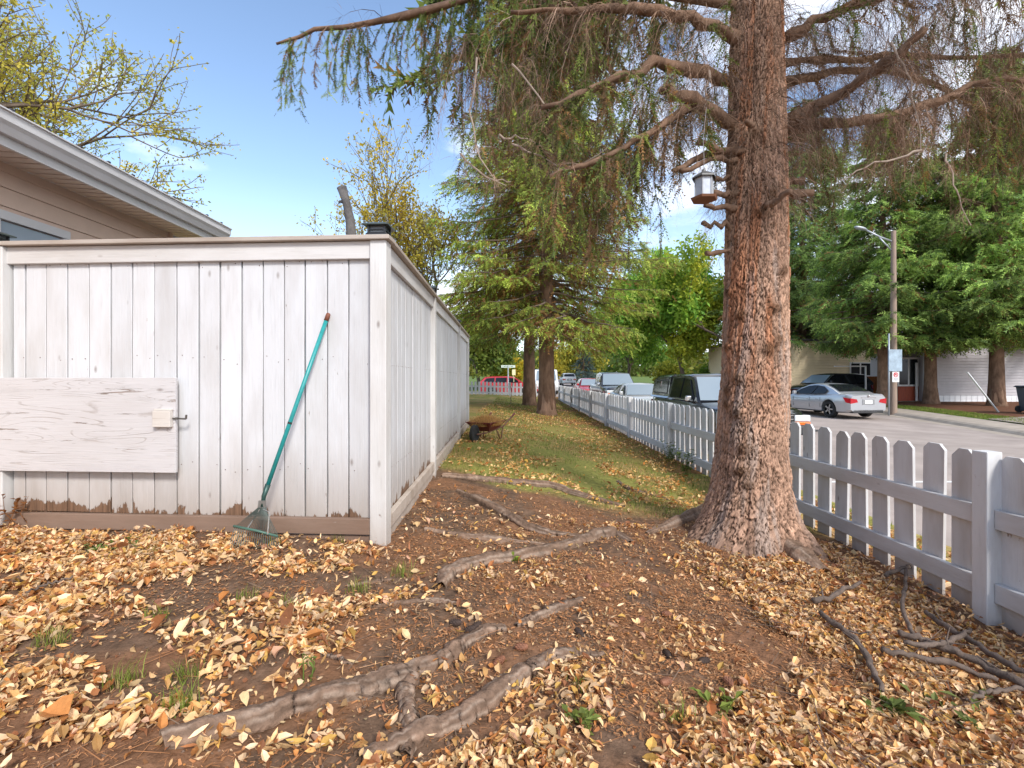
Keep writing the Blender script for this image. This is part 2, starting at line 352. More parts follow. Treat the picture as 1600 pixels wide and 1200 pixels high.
# driveways on the far side
def quad(name, p, mat, nseg=1):
    mm_ = MB(); mm_.add(p, [(0, 1, 2, 3)]); return struct(mm_.obj(name, mat))
def drv(name, y0, y1, xa, xb, mat):
    mm_ = MB(); yy = np.linspace(y0, y1, 8); xx = np.linspace(0, 1, 10); V = []
    for a in yy:
        for t in xx:
            q = (kerb1(a)+1.45)*(1-t)+xb*t; V.append((q, a, max(float(G(q, a, False)), float(G(q+.2, a, False)))+.02))
    V = np.array(V); i, j = np.meshgrid(np.arange(7), np.arange(9), indexing='ij'); i = i.ravel(); j = j.ravel()
    mm_.add(V, np.stack([i*10+j, i*10+j+1, (i+1)*10+j+1, (i+1)*10+j], 1)); struct(mm_.obj(name, mat))
drv('driveway', 25.6, 31, 0, 26, CONC)
drv('driveway', 9.5, 17.6, 0, 30, ASPH)
WL = M('road_paint', (.75, .75, .73), .7, var=.2, vs=12)
mm = MB(); mm.add([(5.2, 8.0, .004), (13.5, 8.0, .004), (13.5, 8.12, .004), (5.2, 8.12, .004)], [(0, 1, 2, 3)]); struct(mm.obj('road_marking', WL))
mm = MB(); mm.lathe([(.001, .012), (.30, .012), (.33, .003)], 20); o = mm.obj('manhole_cover', M('cast_iron', (.06, .055, .05), .6), loc=(9.9, 15.8, float(road(15.8)))); tag(o, 'small round dark manhole cover set in the street behind the picket fence', 'manhole cover')

# ---------------------------------------------------------------- board fence (privacy fence corner)
C0 = np.array((-.812, 2.965)); A0 = np.array((-3.36, 3.115)); B0 = np.array((-.93, 9.75))   # corner, left end, far end (plan)
ZT = 2.59; ZB = .865
bf = thing('board_fence', 'tall white board fence with peeling paint turning the corner beside the dirt path', 'fence', (C0[0], C0[1], 0))
def L2(p): return (p[0]-C0[0], p[1]-C0[1])
def wallrun(A, B, outward, zb0, zb1, zt0, zt1, nb, panels, grain):
    """boards from A to B, shared meshes, outward = unit vector towards the viewer side"""
    A = np.array(A); B = np.array(B); Ln = np.linalg.norm(B-A); d = (B-A)/Ln; ang = math.atan2(d[1], d[0])
    return A, B, Ln, d, ang
# front run: from corner to the left
d = (A0-C0); Lf = np.linalg.norm(d); d = d/Lf; angf = math.atan2(-d[1], -d[0])   # local +x points right
nf_ = np.array((d[1], -d[0])); nf_ = nf_ if nf_[1] < 0 else -nf_
xs_px = [22, 42, 74, 107, 141, 176, 209, 243, 278, 312, 345, 379, 412, 445, 478, 512, 546, 582]
def px_on_front(px):      # distance along the front run from A0 for an image column
    k = (px-CX)/F; # x = k*y ; point A0 + t*(C0-A0)
    e = C0-A0; t = (k*A0[1]-A0[0])/(e[0]-k*e[1]); return t*Lf
base = A0; ex = (C0-A0)/Lf; 
def fr(t, off=0, z=0): p = base+ex*t+nf_*off; return (p[0]-C0[0], p[1]-C0[1], z)
def board_mesh(wd, h, th, mat, bow=0.0, seed=0):
    r = random.Random(seed); m = MB(); k = 9; V = []
    for q in range(k):
        z = h*q/(k-1); b_ = bow*math.sin(math.pi*q/(k-1)+r.random()*.4)+r.uniform(-.0008, .0008)
        w2 = wd/2+r.uniform(-.0008, .0006)
        V += [(-w2+b_, -th/2+.002, z), (-w2+.003+b_, -th/2, z), (w2-.003+b_, -th/2, z), (w2+b_, -th/2+.002, z), (w2+b_, th/2, z), (-w2+b_, th/2, z)]
    f = []
    for q in range(k-1):
        for s_ in range(6): f.append((q*6+s_, q*6+(s_+1) % 6, (q+1)*6+(s_+1) % 6, (q+1)*6+s_))
    m.add(V, f); m.f.append(np.array([[5, 4, 3, 2, 1, 0]])); m.f.append(np.array([[(k-1)*6+s_ for s_ in range(6)]]))
    return m.mesh('board', mat)
nails = MB()
nmat = M('rusty_nail', (.12, .07, .05), .6)
for q in range(len(xs_px)-1):
    a, b_ = px_on_front(xs_px[q]), px_on_front(xs_px[q+1]); t = (a+b_)/2; wd = (b_-a)-random.choice([.006, .008, .012, .007])
    zb = ZB+.02*(1-t/Lf); me = board_mesh(wd, ZT-.02-zb, .019, PW, random.uniform(-.003, .003), q)
    o = share(me, 'board', bf, fr(t, random.uniform(-.003, .003), zb), (0, random.uniform(-.0012, .0012), angf))
    for zz in (zb+.30+random.uniform(-.01, .01), zb+.98, ZT-.13):
        for dx in (-.04, .04):
            if random.random() < .35: continue
            p = np.array(fr(t+dx+random.uniform(-.012, .012), .0118, zz+random.uniform(-.03, .03))); q_ = p-np.array((nf_[0], nf_[1], 0))*.006
            nails.tube([q_, p], .0026, 6)
# right-hand run
eb = (B0-C0); Lr = np.linalg.norm(eb); eb = eb/Lr; nr_ = np.array((eb[1], -eb[0])); angr = math.atan2(eb[1], eb[0])
def rr(t, off=0, z=0): p = C0+eb*t+nr_*off; return (p[0]-C0[0], p[1]-C0[1], z)
posts_r = [0, 2.02, 4.82, Lr]
t = .075; q = 0; shared = [board_mesh(.1365, ZT-.03-.84, .019, PW, random.uniform(-.003, .003), 50+k) for k in range(6)]
while t < Lr-.08:
    share(shared[q % 6], 'board', bf, rr(t, random.uniform(-.003, .003), .85), (0, random.uniform(-.0015, .0015), angr)); 
    for zz in (1.14, 1.82, ZT-.13):
        for dx in (-.04, .04):
            p = np.array(rr(t+dx, .0118, zz)); q_ = p-np.array((nr_[0], nr_[1], 0))*.006; nails.tube([q_, p], .0022, 5)
    t += .1425; q += 1
nails.obj('nail_heads', nmat, bf, kind='stuff')
# corner and intermediate posts
def post(x, y, z0, z1, w_=.095, d_=.095, ang=0, mat=PPOST, name='post', par=bf):
    m = MB(); m.box((-w_/2, -d_/2, 0), (w_/2, d_/2, z1-z0)); o = m.obj(name, mat, par, loc=(x, y, z0)); o.rotation_euler = (0, 0, ang); return bevel(o, .006)
post(0.0, 0.0, .64, ZT-.016, .102, .102, angf)
p = fr(px_on_front(8)); post(p[0], p[1]-.01, .70, ZT-.016, .11, .11, angf)
for k in posts_r[1:]: p = rr(k, .012); post(p[0], p[1], .70, ZT-.016, .09, .09, angr)
# back-side rails (teal, seen through the slits), top rail boards, caps, kick boards
def rail(a, b_, w_, h, mat, name): m = MB(); 
def railbox(f, t0, t1, o0, o1, z0, z1, mat, name, ang):
    m = MB(); m.box((0, -o1, z0), (t1-t0, -o0, z1)); p = f(t0)
    o = m.obj(name, mat, bf, loc=(p[0], p[1], 0)); o.rotation_euler = (0, 0, ang); return bevel(o, .004)
# front: local +x along ex, outward = -y local
railbox(fr, .0, Lf-.052, .0105, .038, ZT-.125, ZT-.018, PWX, 'top_rail_board', angf)
railbox(fr, -.13, Lf+.075, -.06, .075, ZT-.015, ZT+.012, CAPM, 'cap_board', angf)
railbox(fr, .0, Lf-.052, .0125, .05, ZB-.085, ZB+.012, KICK, 'kick_board', angf)
railbox(fr, .4, Lf-.052, .0, .03, ZB-.135, ZB-.095, KICK, 'lower_kick_board', angf)
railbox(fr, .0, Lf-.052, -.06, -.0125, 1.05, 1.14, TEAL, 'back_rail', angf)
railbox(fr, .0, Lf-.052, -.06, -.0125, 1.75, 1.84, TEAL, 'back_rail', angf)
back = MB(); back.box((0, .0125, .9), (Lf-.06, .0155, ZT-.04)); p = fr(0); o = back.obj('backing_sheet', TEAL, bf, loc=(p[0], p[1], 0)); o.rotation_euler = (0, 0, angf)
for k in range(3):
    t0, t1 = posts_r[k]+.052, posts_r[k+1]-.047
    railbox(rr, t0, t1, .0105, .038, ZT-.125, ZT-.018, PWX, 'top_rail_board', angr)
    railbox(rr, t0, t1, .0125, .05, .79, .875, KICKY, 'kick_board', angr)
    railbox(rr, t0, t1, .0, .03, .70, .787, KICKY, 'kick_board', angr)
railbox(rr, .065, Lr+.05, -.06, .075, ZT-.014, ZT+.011, CAPM, 'cap_board', angr)
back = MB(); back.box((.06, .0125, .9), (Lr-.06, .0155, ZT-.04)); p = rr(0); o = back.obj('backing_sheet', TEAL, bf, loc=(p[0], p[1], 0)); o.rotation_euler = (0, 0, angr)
# solar post cap lamps
SM = M('smoky_lamp_glass', (.10, .11, .12), .15, var=0)
def caplamp(x, y, z, ang, s, label):
    t = thing('post_cap_lamp', label, 'post lamp', (x, y, z), ang, 'black lamps on the board fence posts')
    m = MB(); m.box((-.065*s, -.065*s, 0), (.065*s, .065*s, .014)); m.box((-.058*s, -.058*s, .014), (.058*s, .058*s, .022)); bevel(m.obj('base', BLACKP, t), .003)
    m = MB(); m.box((-.045*s, -.045*s, .022), (.045*s, .045*s, .062)); m.obj('lamp_glass', SM, t)
    m = MB()
    for a in (-1, 1):
        for b_ in (-1, 1): m.box((a*.05*s-.006, b_*.05*s-.006, .0222), (a*.05*s+.006, b_*.05*s+.006, .0618))
    for a in (-1, 1):
        m.box((-.05*s, a*.051*s-.003, .036), (.05*s, a*.051*s+.003, .042)); m.box((a*.051*s-.003, -.05*s, .036), (a*.051*s+.003, .05*s, .042))
    m.obj('cage', BLACKP, t)
    m = MB(); m.add([(-.078*s, -.078*s, .062), (.078*s, -.078*s, .062), (.078*s, .078*s, .062), (-.078*s, .078*s, .062), (-.078*s, -.078*s, .070), (.078*s, -.078*s, .070), (.078*s, .078*s, .070), (-.078*s, .078*s, .070), (-.04*s, -.04*s, .086), (.04*s, -.04*s, .086), (.04*s, .04*s, .086), (-.04*s, .04*s, .086)],
        [(0, 3, 2, 1), (0, 1, 5, 4), (1, 2, 6, 5), (2, 3, 7, 6), (3, 0, 4, 7), (4, 5, 9, 8), (5, 6, 10, 9), (6, 7, 11, 10), (7, 4, 8, 11), (8, 9, 10, 11)]); m.obj('lid', M('dark_solar_lid', (.05, .065, .06), .3), t)
caplamp(C0[0]-.01, C0[1]+.01, ZT+.013, angf, 1, 'black square lamp capping the corner post of the white board fence')
p = fr(-.02); caplamp(p[0]+C0[0], p[1]+C0[1], ZT+.0132, angf, 1.05, 'black square lamp on the fence cap at the far left, below the house wall')
p = rr(posts_r[1]); caplamp(p[0]+C0[0]+.0, p[1]+C0[1], ZT+.012, angr, .95, 'small dark lamp on the second post of the receding board fence')
p = rr(posts_r[2]); caplamp(p[0]+C0[0]+.0, p[1]+C0[1], ZT+.012, angr, .95, 'smallest dark lamp, on the farthest lamp post of the receding board fence')
# hinged panel leaning on the front (white weathered plywood with wooden catch)
def fz(px, py, off): # world point on plane offset from front run
    k = (px-CX)/F; b2 = A0+nf_*off; e = C0-A0; t = (k*b2[1]-b2[0])/(e[0]-k*e[1]); D = b2[1]+t*e[1]; return W(px, py, D)
pn = thing('wooden_panel', 'wide weathered white plywood panel with cracked paint fixed low on the board fence', 'panel', tuple(fz(278, 738, .055)), angf)
Lp = 1.75; H0 = fz(278, 590, .055)[2]-fz(278, 738, .055)[2]
m = MB(); m.box((-Lp, -.022, 0), (0, .0, H0)); bevel(m.obj('plywood_sheet', PPAN, pn), .003)
m = MB(); m.box((-Lp, .001, .02), (-.03, .040, H0-.02)); m.obj('backing_frame', M('bare_frame', (.33, .29, .25), .8), pn)
m = MB(); m.box((-.125, -.052, .285), (-.012, -.0225, .385)); m.box((-.125, -.040, .385), (-.012, -.0225, .396)); bevel(m.obj('catch_block', paint_mat('worn_catch', (.62, .58, .54), grain='x', crack=1), pn), .003)
m = MB(); m.tube([(-.01, -.03, .338), (.075, -.03, .335)], .005, 8); m.tube([(.075, -.03, .335), (.078, -.03, .36)], .006, 8); m.tube([(.018, -.034, .33), (.018, -.034, .345)], .008, 6); m.obj('bolt', M('grey_iron', (.13, .12, .11), .5, .6), pn)
# grey cut stump-like branch standing behind the fence
sp = [W(551, 400, 4.3), W(547, 345, 4.3), W(541, 315, 4.3), W(534, 293, 4.3)]
sp = [np.array((sp[0][0]+.02, 4.3, .75))]+sp
m = MB(); m.tube(sp, [.075, .05, .042, .034, .044], 12, wob=.12); o = m.obj('dead_trunk', M('grey_dead_wood', (.13, .12, .115), .9, var=.3, vs=20, bump=.5), smooth=True)
tag(o, 'bare grey cut-off tree stub standing up behind the board fence beside the corner lamp', 'tree stub')
m = MB(); m.tube([sp[3], sp[3]+np.array((-.06, 0, .0)), sp[3]+np.array((-.07, 0, -.02))], [.02, .012, .004], 6); m.obj('side_stub', MATS['grey_dead_wood'], o)

# ---------------------------------------------------------------- rake
rk = thing('leaf_rake', 'teal-handled spring rake leaning upright on the board fence over fallen leaves', 'rake', (0, 0, 0))
TE = M('teal_enamel', (.02, .27, .27), .35, var=.12, vs=30); RD = M('dark_green_metal', (.03, .075, .065), .4, .3)
ptop = fz(512, 494, .03); pbot = np.array(GP(402, 862)); pm_ = W(411, 785, 2.80)
m = MB(); hp = W(417, 762, 2.81); m.tube([hp, hp*.55+ptop*.45, ptop], [.0125, .0125, .012], 14); m.obj('handle', TE, rk, smooth=True)
m = MB(); hd = nrm(ptop-hp); m.tube([ptop-hd*.03, ptop+hd*.012, ptop+hd*.02], [.0135, .0135, .008], 12); m.obj('grip_end', M('rusty_tip', (.20, .07, .04), .7), rk, smooth=True)
m = MB(); m.tube([hp+hd*.36*np.linalg.norm(ptop-hp), hp+hd*.36*np.linalg.norm(ptop-hp)+hd*.012], .0132, 12); m.obj('worn_ring', BLACKP, rk)
m = MB(); m.tube([hp+hd*.02, hp-hd*.05, W(410, 792, 2.79)], [.016, .013, .010], 12); m.obj('ferrule', RD, rk, smooth=True)
hub = W(410, 790, 2.79); m = MB(); m.prism([hub+np.array((-.028, 0, -.035)), hub+np.array((.028, 0, -.035)), hub+np.array((.02, 0, .03)), hub+np.array((-.02, 0, .03))], (0, -.006, 0)); m.obj('tine_bracket', M('grey_plate', (.25, .25, .24), .5, .6), rk)
TM = M('tine_wire', (.08, .10, .09), .45, .5); gz = float(G(-1.45, 2.72))
for k in range(23):
    u = k/22; e = W(358+u*80, 862+10*math.sin(u*3.1), 2.70+.03*u); e[2] = max(e[2], float(G(e[0], e[1]))+.012)
    mid = W(367+u*66, 824+u*10, 2.755+.01*u)
    s0 = hub+np.array(((u-.5)*.04, -.008, -.01))
    m = MB(); m.tube([s0, s0*.5+mid*.5+np.array((0, -.004, 0)), mid, mid*.25+e*.75+np.array((0, -.012, 0)), e+np.array((0, -.004, 0)), e+np.array((.004, .022, -.006))], .0019, 5); m.obj('tine', TM, rk)
m = MB(); m.tube([W(365, 822, 2.75), W(400, 829, 2.747), W(434, 838, 2.76)], .0075, 8); m.obj('spreader_bar', M('green_bar', (.06, .13, .10), .45), rk, smooth=True)
m = MB(); m.tube([hub+np.array((.01, -.01, -.02)), W(421, 800, 2.77), W(418, 835, 2.74)], .0035, 6); m.tube([hub+np.array((-.01, -.01, -.02)), W(396, 812, 2.77), W(385, 828, 2.745)], .0035, 6); m.obj('brace_wire', M('bright_wire', (.5, .5, .48), .35, .8), rk)

# ---------------------------------------------------------------- picket fences
PX = 2.79
pf = thing('picket_fence', 'white wooden picket fence with dog-eared tops running along the street', 'fence', (PX, 0, 0))
def picket_mesh(w_, h, th, mat, seed):
    m = MB(); e = .038+.005*(seed % 3); P_ = [(-w_/2, 0), (w_/2, 0), (w_/2, h-e), (w_/2-e, h), (-w_/2+e, h), (-w_/2, h-e)]
    m.prism([(0, a, b_) for a, b_ in P_], (th, 0, 0)); return m.mesh('picket', mat)
pics = [picket_mesh(.158+.003*math.sin(k*2), 1.0+.004*k, .019, PPIC, k) for k in range(5)]
pposts = [2.78+2.8*k for k in range(10)]
def fzg(y): return float(.33+.25*road(y))
y = 2.80-.5; ys_ = []
y = 2.655
while y > 0.3: ys_.append(y); y -= .222
y = 2.97
while y < 28.6: ys_.append(y); y += .222
k = 0
def toplev(y): return 1.30+.2*float(road(y))
for y in ys_:
    k += 1; h = 1.0+.004*(k % 5); o = share(pics[k % 5], 'picket', pf, (.0, y, toplev(y)-h+random.uniform(-.014, .010)), (random.uniform(-.018, .018), random.uniform(-.008, .008), random.uniform(-.04, .04)))
pp = [-2.82, -.02]+pposts
for y in pp: post(-.04, y, .2, toplev(y)+.012, .092, .092, .02, PPIC, 'post', pf)
for a, b_ in zip(pp[:-1], pp[1:]):
    for z0, z1 in ((.875, .985), (.455, .565)):
        m = MB(); m.box((-.045, a+.048+.0, 0), (-.004, b_-.048, .11), None); 
        z = z0+.2*float(road(a)); o = m.obj('rail', PPICR, pf, loc=(0, 0, z+random.uniform(-.012, .012)*(a > 3))); bevel(o, .004)
# cross fence at the far end of the yard
YC = 28.7
xf = thing('picket_fence', 'far white picket fence crossing the end of the yard behind the wheelbarrow', 'fence', (0, YC, 0))
pc = MB(); P_ = [(-.065, 0), (.065, 0), (.065, .88), (.04, .92), (-.04, .92), (-.065, .88)]; pc.prism([(a, .02, b_*.84) for a, b_ in P_], (0, -.019, 0)); pcm = pc.mesh('picket', PPICX)
for k in range(62):
    x = 2.55-k*.225; z = float(G(x, YC, False)); share(pcm, 'picket', xf, (x, 0, z+.06), (0, random.uniform(-.01, .01), 0))
for k in range(5):
    x0, x1 = 2.7-k*2.8, 2.7-(k+1)*2.8; za, zb_ = float(G(x0, YC, False)), float(G(x1, YC, False)); post(x1, 0, zb_-.1, zb_+.86, .09, .09, 0, PPIC, 'post', xf)
    for h in (.2, .56):
        m = MB(); m.bar((x0-.05, .041, za+h), (x1+.05, .041, zb_+h), .04, .09); m.obj('rail', PPICX, xf)
# ---------------------------------------------------------------- house on the left
hs = thing('house', 'beige-sided bungalow corner with white gutter and eaves rising behind the board fence', 'house', (-4.0, 5.6, 0))
SD = M('taupe_siding', (.72, .55, .455), .6, var=.05, vs=6); WT = M('white_aluminium', (.66, .66, .68), .4, var=.05)
GUT = M('grey_white_gutter', (.66, .66, .69), .45, var=.12, vs=9, stretch=(1, .2, 1)); SOF = M('soffit_panel', (.78, .68, .63), .6, var=.06)
HX = -4.0; YE = 5.62; zw = 3.44
m = MB(); m.box((-9.5, -9.5, .3), (-.06, -.02, zw)); m.obj('wall', SD, hs)
z = 1.9; k = 0; sb = MB(); sb.prism([(-.05, 0, 0), (-.012, 0, 0), (-.026, 0, .148), (-.05, 0, .148)], (0, -9.4, 0)); sbm = sb.mesh('siding_board', SD)
while z < zw-.1: share(sbm, 'siding_board', hs, (-.005, 0, z)); z += .15
sb2 = MB(); sb2.box((-.058, -9.4, 0), (-.0125, 0, .07)); sb2.obj('frieze_board', SD, hs, loc=(0, 0, zw-.07))
m = MB(); m.box((-.06, -.0, .8), (.012, .05, zw-.0)); m.obj('corner_trim', SD, hs)
# window
wn = MB()
for a in ((0, -2.5, 2.1, -1.28, 2.16), (0, -2.5, 2.98, -1.28, 3.05), (0, -2.5, 2.165, -2.44, 2.975), (0, -1.34, 2.165, -1.28, 2.975), (0, -1.92, 2.165, -1.87, 2.975)): wn.box((-.01, a[1], a[2]), (.028, a[3], a[4]))
wo = wn.obj('window', WT, hs); m = MB(); m.box((-.012, -2.43, 2.17), (.004, -1.35, 2.97)); m.obj('pane', M('window_glass', (.35, .42, .5), .08, var=0), wo)
# soffit, fascia, gutter, roof
m = MB(); yy = np.arange(-9.4, .38, .1)
for y in yy: m.prism([(-.03, y, zw), (.36, y, zw-.02), (.36, y+.075, zw-.02), (-.03, y+.075, zw)], (0, 0, .012))
m.obj('soffit', SOF, hs)
m = MB(); m.box((-.03, -9.4, zw+.013), (.36, .38, zw+.02)); m.obj('soffit_backing', SOF, hs)
m = MB(); m.box((.361, -9.4, zw-.05), (.385, .40, zw+.13)); m.obj('fascia', WT, hs)
pr = [(.386, zw+.0), (.45, zw+.0), (.475, zw+.05), (.495, zw+.075), (.50, zw+.135), (.515, zw+.14), (.515, zw+.15), (.485, zw+.15), (.48, zw+.09), (.386, zw+.06)]
m = MB(); m.prism([(a, .42, b_) for a, b_ in pr], (0, -9.8, 0)); m.obj('gutter', GUT, hs, loc=(-.02, 0, .02))
m = MB(); m.prism([(.43, .42, zw+.155), (.43, .42, zw+.175), (-4.6, .42, zw+1.73), (-4.6, .42, zw+1.68)], (0, -9.8, 0)); m.obj('roof', M('dark_shingles', (.07, .06, .055), .9, var=.3, vs=30, bump=.5), hs)
sh = MB(); sh.box((-.0, -.14, 0), (.05, .14, .009)); shm = sh.mesh('shingle_tab', MATS['dark_shingles'])
for k in range(30): share(shm, 'shingle_tab', hs, (.41, .25-k*.30, zw+.178), (0, .05, 0))
m = MB(); m.box((-9, .385, zw-.04), (.36, .405, zw+.14)); m.obj('end_fascia', WT, hs)
m = MB(); m.prism([(-.03, -.0, zw), (-9, -.0, zw), (-4.6, -.0, zw+1.6)], (0, -.05, 0)); m.obj('gable', SD, hs)
# dark clips along the gutter edge
CL = M('gutter_clip', (.05, .05, .06), .5); m0 = MB(); m0.box((0, -.012, 0), (.02, .012, .012)); clm = m0.mesh('gutter_clip', CL)
for k in range(16): share(clm, 'gutter_clip', hs, (.478, .2-k*.27, zw+.172))

# ---------------------------------------------------------------- vehicles
GLS = M('tinted_glass', (.010, .012, .015), .08, var=0, spec=.32); WSG = M('windscreen_glass', (.22, .27, .31), .05, var=0, spec=.9)
TY = M('tyre_rubber', (.018, .018, .018), .8); RIM = M('alloy_rim', (.45, .46, .47), .25, .8, var=0); CHR = M('chrome', (.7, .7, .72), .12, 1, var=0)
RED = M('red_lens', (.42, .012, .02), .15, var=0, coat=.5); HLT = M('headlight_lens', (.62, .65, .66), .12, var=0, coat=.5); AMB = M('amber_lens', (.75, .16, .02), .2, var=0)
WPL = M('white_plate', (.75, .76, .75), .4, var=.05); TRIM = M('dark_trim', (.03, .03, .032), .5)
def carpaint(name, col, met=.3, r=.28): return M(name, col, r, met, var=.03, vs=1.5, coat=.6)
def lerp_at(pts, x): p = np.array(pts); return np.interp(x, p[:, 0], p[:, 1])
def car(kind, label, cat, loc, heading, paint, L_, W_, top, zb, wheels, wr, cabin, zbelt, wroof, panes, ws, rw, group=None, roofp=None, front='h', rear='t', plate=True, extra=None, spokes=5):
    """local +X forward; top: hood/belt/boot line [(x,z)..]; cabin: roof polyline [(x,z)..] from windscreen base to rear base"""
    t = thing(kind, label, cat, loc, heading, group)
    hw = W_/2; xs = np.concatenate([np.linspace(-L_/2, -L_/2+.25, 5), np.linspace(-L_/2+.5, L_/2-.55, 16), np.linspace(L_/2-.28, L_/2, 5)])
    V = []; 
    for x in xs:
        u = x/(L_/2); h = hw*(1-.13*max(0, abs(u)-.72)/.28*max(0, abs(u)-.72)/.28-.0*u); zt = lerp_at(top, x)
        e = ss(.93, 1.0, abs(u)); zt2 = zt-.05*e; z0 = zb+.10*ss(.86, 1, abs(u)); mid = z0+(zt2-z0)*.55
        ring = [(0, z0), (h*.86, z0), (h*.965, z0+.06), (h*(1-.03*e), mid), (h*(.985-.03*e), zt2-.13), (h*(.955-.04*e), zt2-.05), (h*(.88-.04*e), zt2-.005), (h*.5, zt2+.018), (0, zt2+.026)]
        V += [(x, a, b_) for a, b_ in ring]+[(x, -a, b_) for a, b_ in ring[-2:0:-1]]
    nr = 16; m = MB(); k = len(xs); f = [(q*nr+s_, q*nr+(s_+1) % nr, (q+1)*nr+(s_+1) % nr, (q+1)*nr+s_) for q in range(k-1) for s_ in range(nr)]
    m.add(V, f); m.f.append(np.array([[s_ for s_ in range(nr)][::-1]])); m.f.append(np.array([[(k-1)*nr+s_ for s_ in range(nr)]]))
    body = m.obj('body', paint, t)
    cut = MB()
    for x in wheels: cut.lathe([(.001, -hw-.2), (wr+.065, -hw-.2), (wr+.065, hw+.2), (.001, hw+.2)], 28, axis='y', T=(x, 0, wr))
    co = cut.obj('cutter', TRIM); co.parent = t
    md = body.modifiers.new('b', 'BOOLEAN'); md.operation = 'DIFFERENCE'; md.object = co; md.solver = 'EXACT'
    dg = bpy.context.evaluated_depsgraph_get(); me = bpy.data.meshes.new_from_object(body.evaluated_get(dg)); 
    if len(me.polygons) > 50:
        body.modifiers.clear(); body.data = me; me.materials.clear(); me.materials.append(paint)
        me.polygons.foreach_set('use_smooth', np.ones(len(me.polygons), bool)); me.set_sharp_from_angle(angle=math.radians(34))
    else: body.modifiers.clear()
    bpy.data.objects.remove(co)
    m = MB(); m.box((-L_/2+.35, -hw*.78, zb+.02), (L_/2-.35, hw*.78, zb+.35)); m.obj('underbody', TRIM, t)
    # cabin shell
    C_ = np.array(cabin); zr = C_[:, 1].max(); wb = hw*.93
    def hwz(z): return wb+(wroof/2-wb)*(np.clip((z-zbelt)/(zr-zbelt), 0, 1)**1.25)
    m = MB(); n = len(C_); V = []
    for x, z in C_:
        h = hwz(z); V += [(x, -wb, zbelt-.06), (x, -h, z-.035), (x, -h+.07, z), (x, 0, z+.02), (x, h-.07, z), (x, h, z-.035), (x, wb, zbelt-.06)]
    f = [(q*7+s_, q*7+s_+1, (q+1)*7+s_+1, (q+1)*7+s_) for q in range(n-1) for s_ in range(6)]
    m.add(V, [q[::-1] for q in f]); m.f.append(np.array([[0, 1, 2, 3, 4, 5, 6]])); m.f.append(np.array([[(n-1)*7+s_ for s_ in range(7)][::-1]]))
    m.obj('roof', roofp or paint, t, smooth=True, sharp=38)
    for s_ in (-1, 1):
        for p in panes:
            m = MB(); pts = [(x, s_*(hwz(z)+.007+.016*math.sin(math.pi*np.clip((z-zbelt)/(zr-zbelt), 0, 1))), z) for x, z in p]
            m.prism(pts, (0, -s_*.03, 0)); m.obj('side_window', GLS, t)
    def slantp(pts_, nm, mt, inset):
        m = MB()
        for (xa, za), (xb, zb2) in zip(pts_[:-1], pts_[1:]):
            ha, hb = hwz(za), hwz(zb2); n_ = np.array((zb2-za, 0, -(xb-xa)), float); n_ = n_/np.linalg.norm(n_); n_ = n_ if n_[2] > 0 else -n_
            o = n_*.034; P0 = [np.array((xa, -ha+inset, za))+o, np.array((xa, ha-inset, za))+o, np.array((xb, hb-inset, zb2))+o, np.array((xb, -hb+inset, zb2))+o]; m.prism(P0, -n_*.004)
        m.obj(nm, mt, t)
    if ws: slantp(ws, 'windscreen', WSG, .07)
    if rw: slantp(rw, 'rear_window', GLS, .09)
    # wheels
    tm_ = MB(); tm_.lathe([(wr*.62, -.10), (wr*.93, -.105), (wr, -.07), (wr, .07), (wr*.93, .105), (wr*.62, .10), (wr*.60, .03), (.001, .02)], 28, axis='y')
    tme = tm_.mesh('tyre', TY, True, 40)
    r_ = MB(); r_.lathe([(wr*.64, .104), (wr*.60, .108), (wr*.585, .07)], 28, axis='y')
    for q in range(spokes):
        a = q*2*math.pi/spokes; R = np.array([(math.cos(a), 0, math.sin(a)), (0, 1, 0), (-math.sin(a), 0, math.cos(a))])
        r_.box((.02, -.098, -wr*.09), (wr*.62, -.075, wr*.09), None, R)
    r_.lathe([(.001, .105), (wr*.13, .103), (wr*.15, .08)], 14, axis='y'); rme = r_.mesh('rim', RIM, True, 30)
    for x in wheels:
        for s_ in (-1, 1):
            wo_ = share(tme, 'wheel', t, (x, s_*(hw-.125), wr), (0, 0, 0 if s_ < 0 else math.pi)); share(rme, 'rim', wo_)
    # door seams, handles, mirrors
    for s_ in (-1, 1):
        m = MB(); zt = zbelt; m.box((0, -.004, 0), (.012, .004, zt-zb-.25))
        for x in (wheels[0]-(wr+.22), wheels[0]-(wr+.22)-1.02, wheels[1]+wr+.12):
            o = share(m.mesh('door_seam', TRIM), 'door_seam', t, (x, s_*(hw*.992), zb+.17))
        for x in (wheels[0]-wr-.22-.86, wheels[1]+wr+.30):
            m2 = MB(); m2.box((-.09, -.012, -.012), (.09, .012, .014)); bevel(m2.obj('door_handle', CHR if cat == 'pickup' or cat == 'coupe' else paint, t, loc=(x, s_*(hw*.995), zbelt-.16)), .006)
        m3 = MB(); mx_ = cabin[0][0]-.42; m3.box((-.07, -.02, 0), (.05, .13, .15)); o = m3.obj('mirror', CHR if cat == 'pickup' else paint, t, loc=(mx_, s_*(wb+.02), zbelt+.02)); o.scale = (1, s_, 1); bevel(o, .03, 3)
    zt_f = lerp_at(top, L_/2); zt_r = lerp_at(top, -L_/2)
    xf = L_/2; 
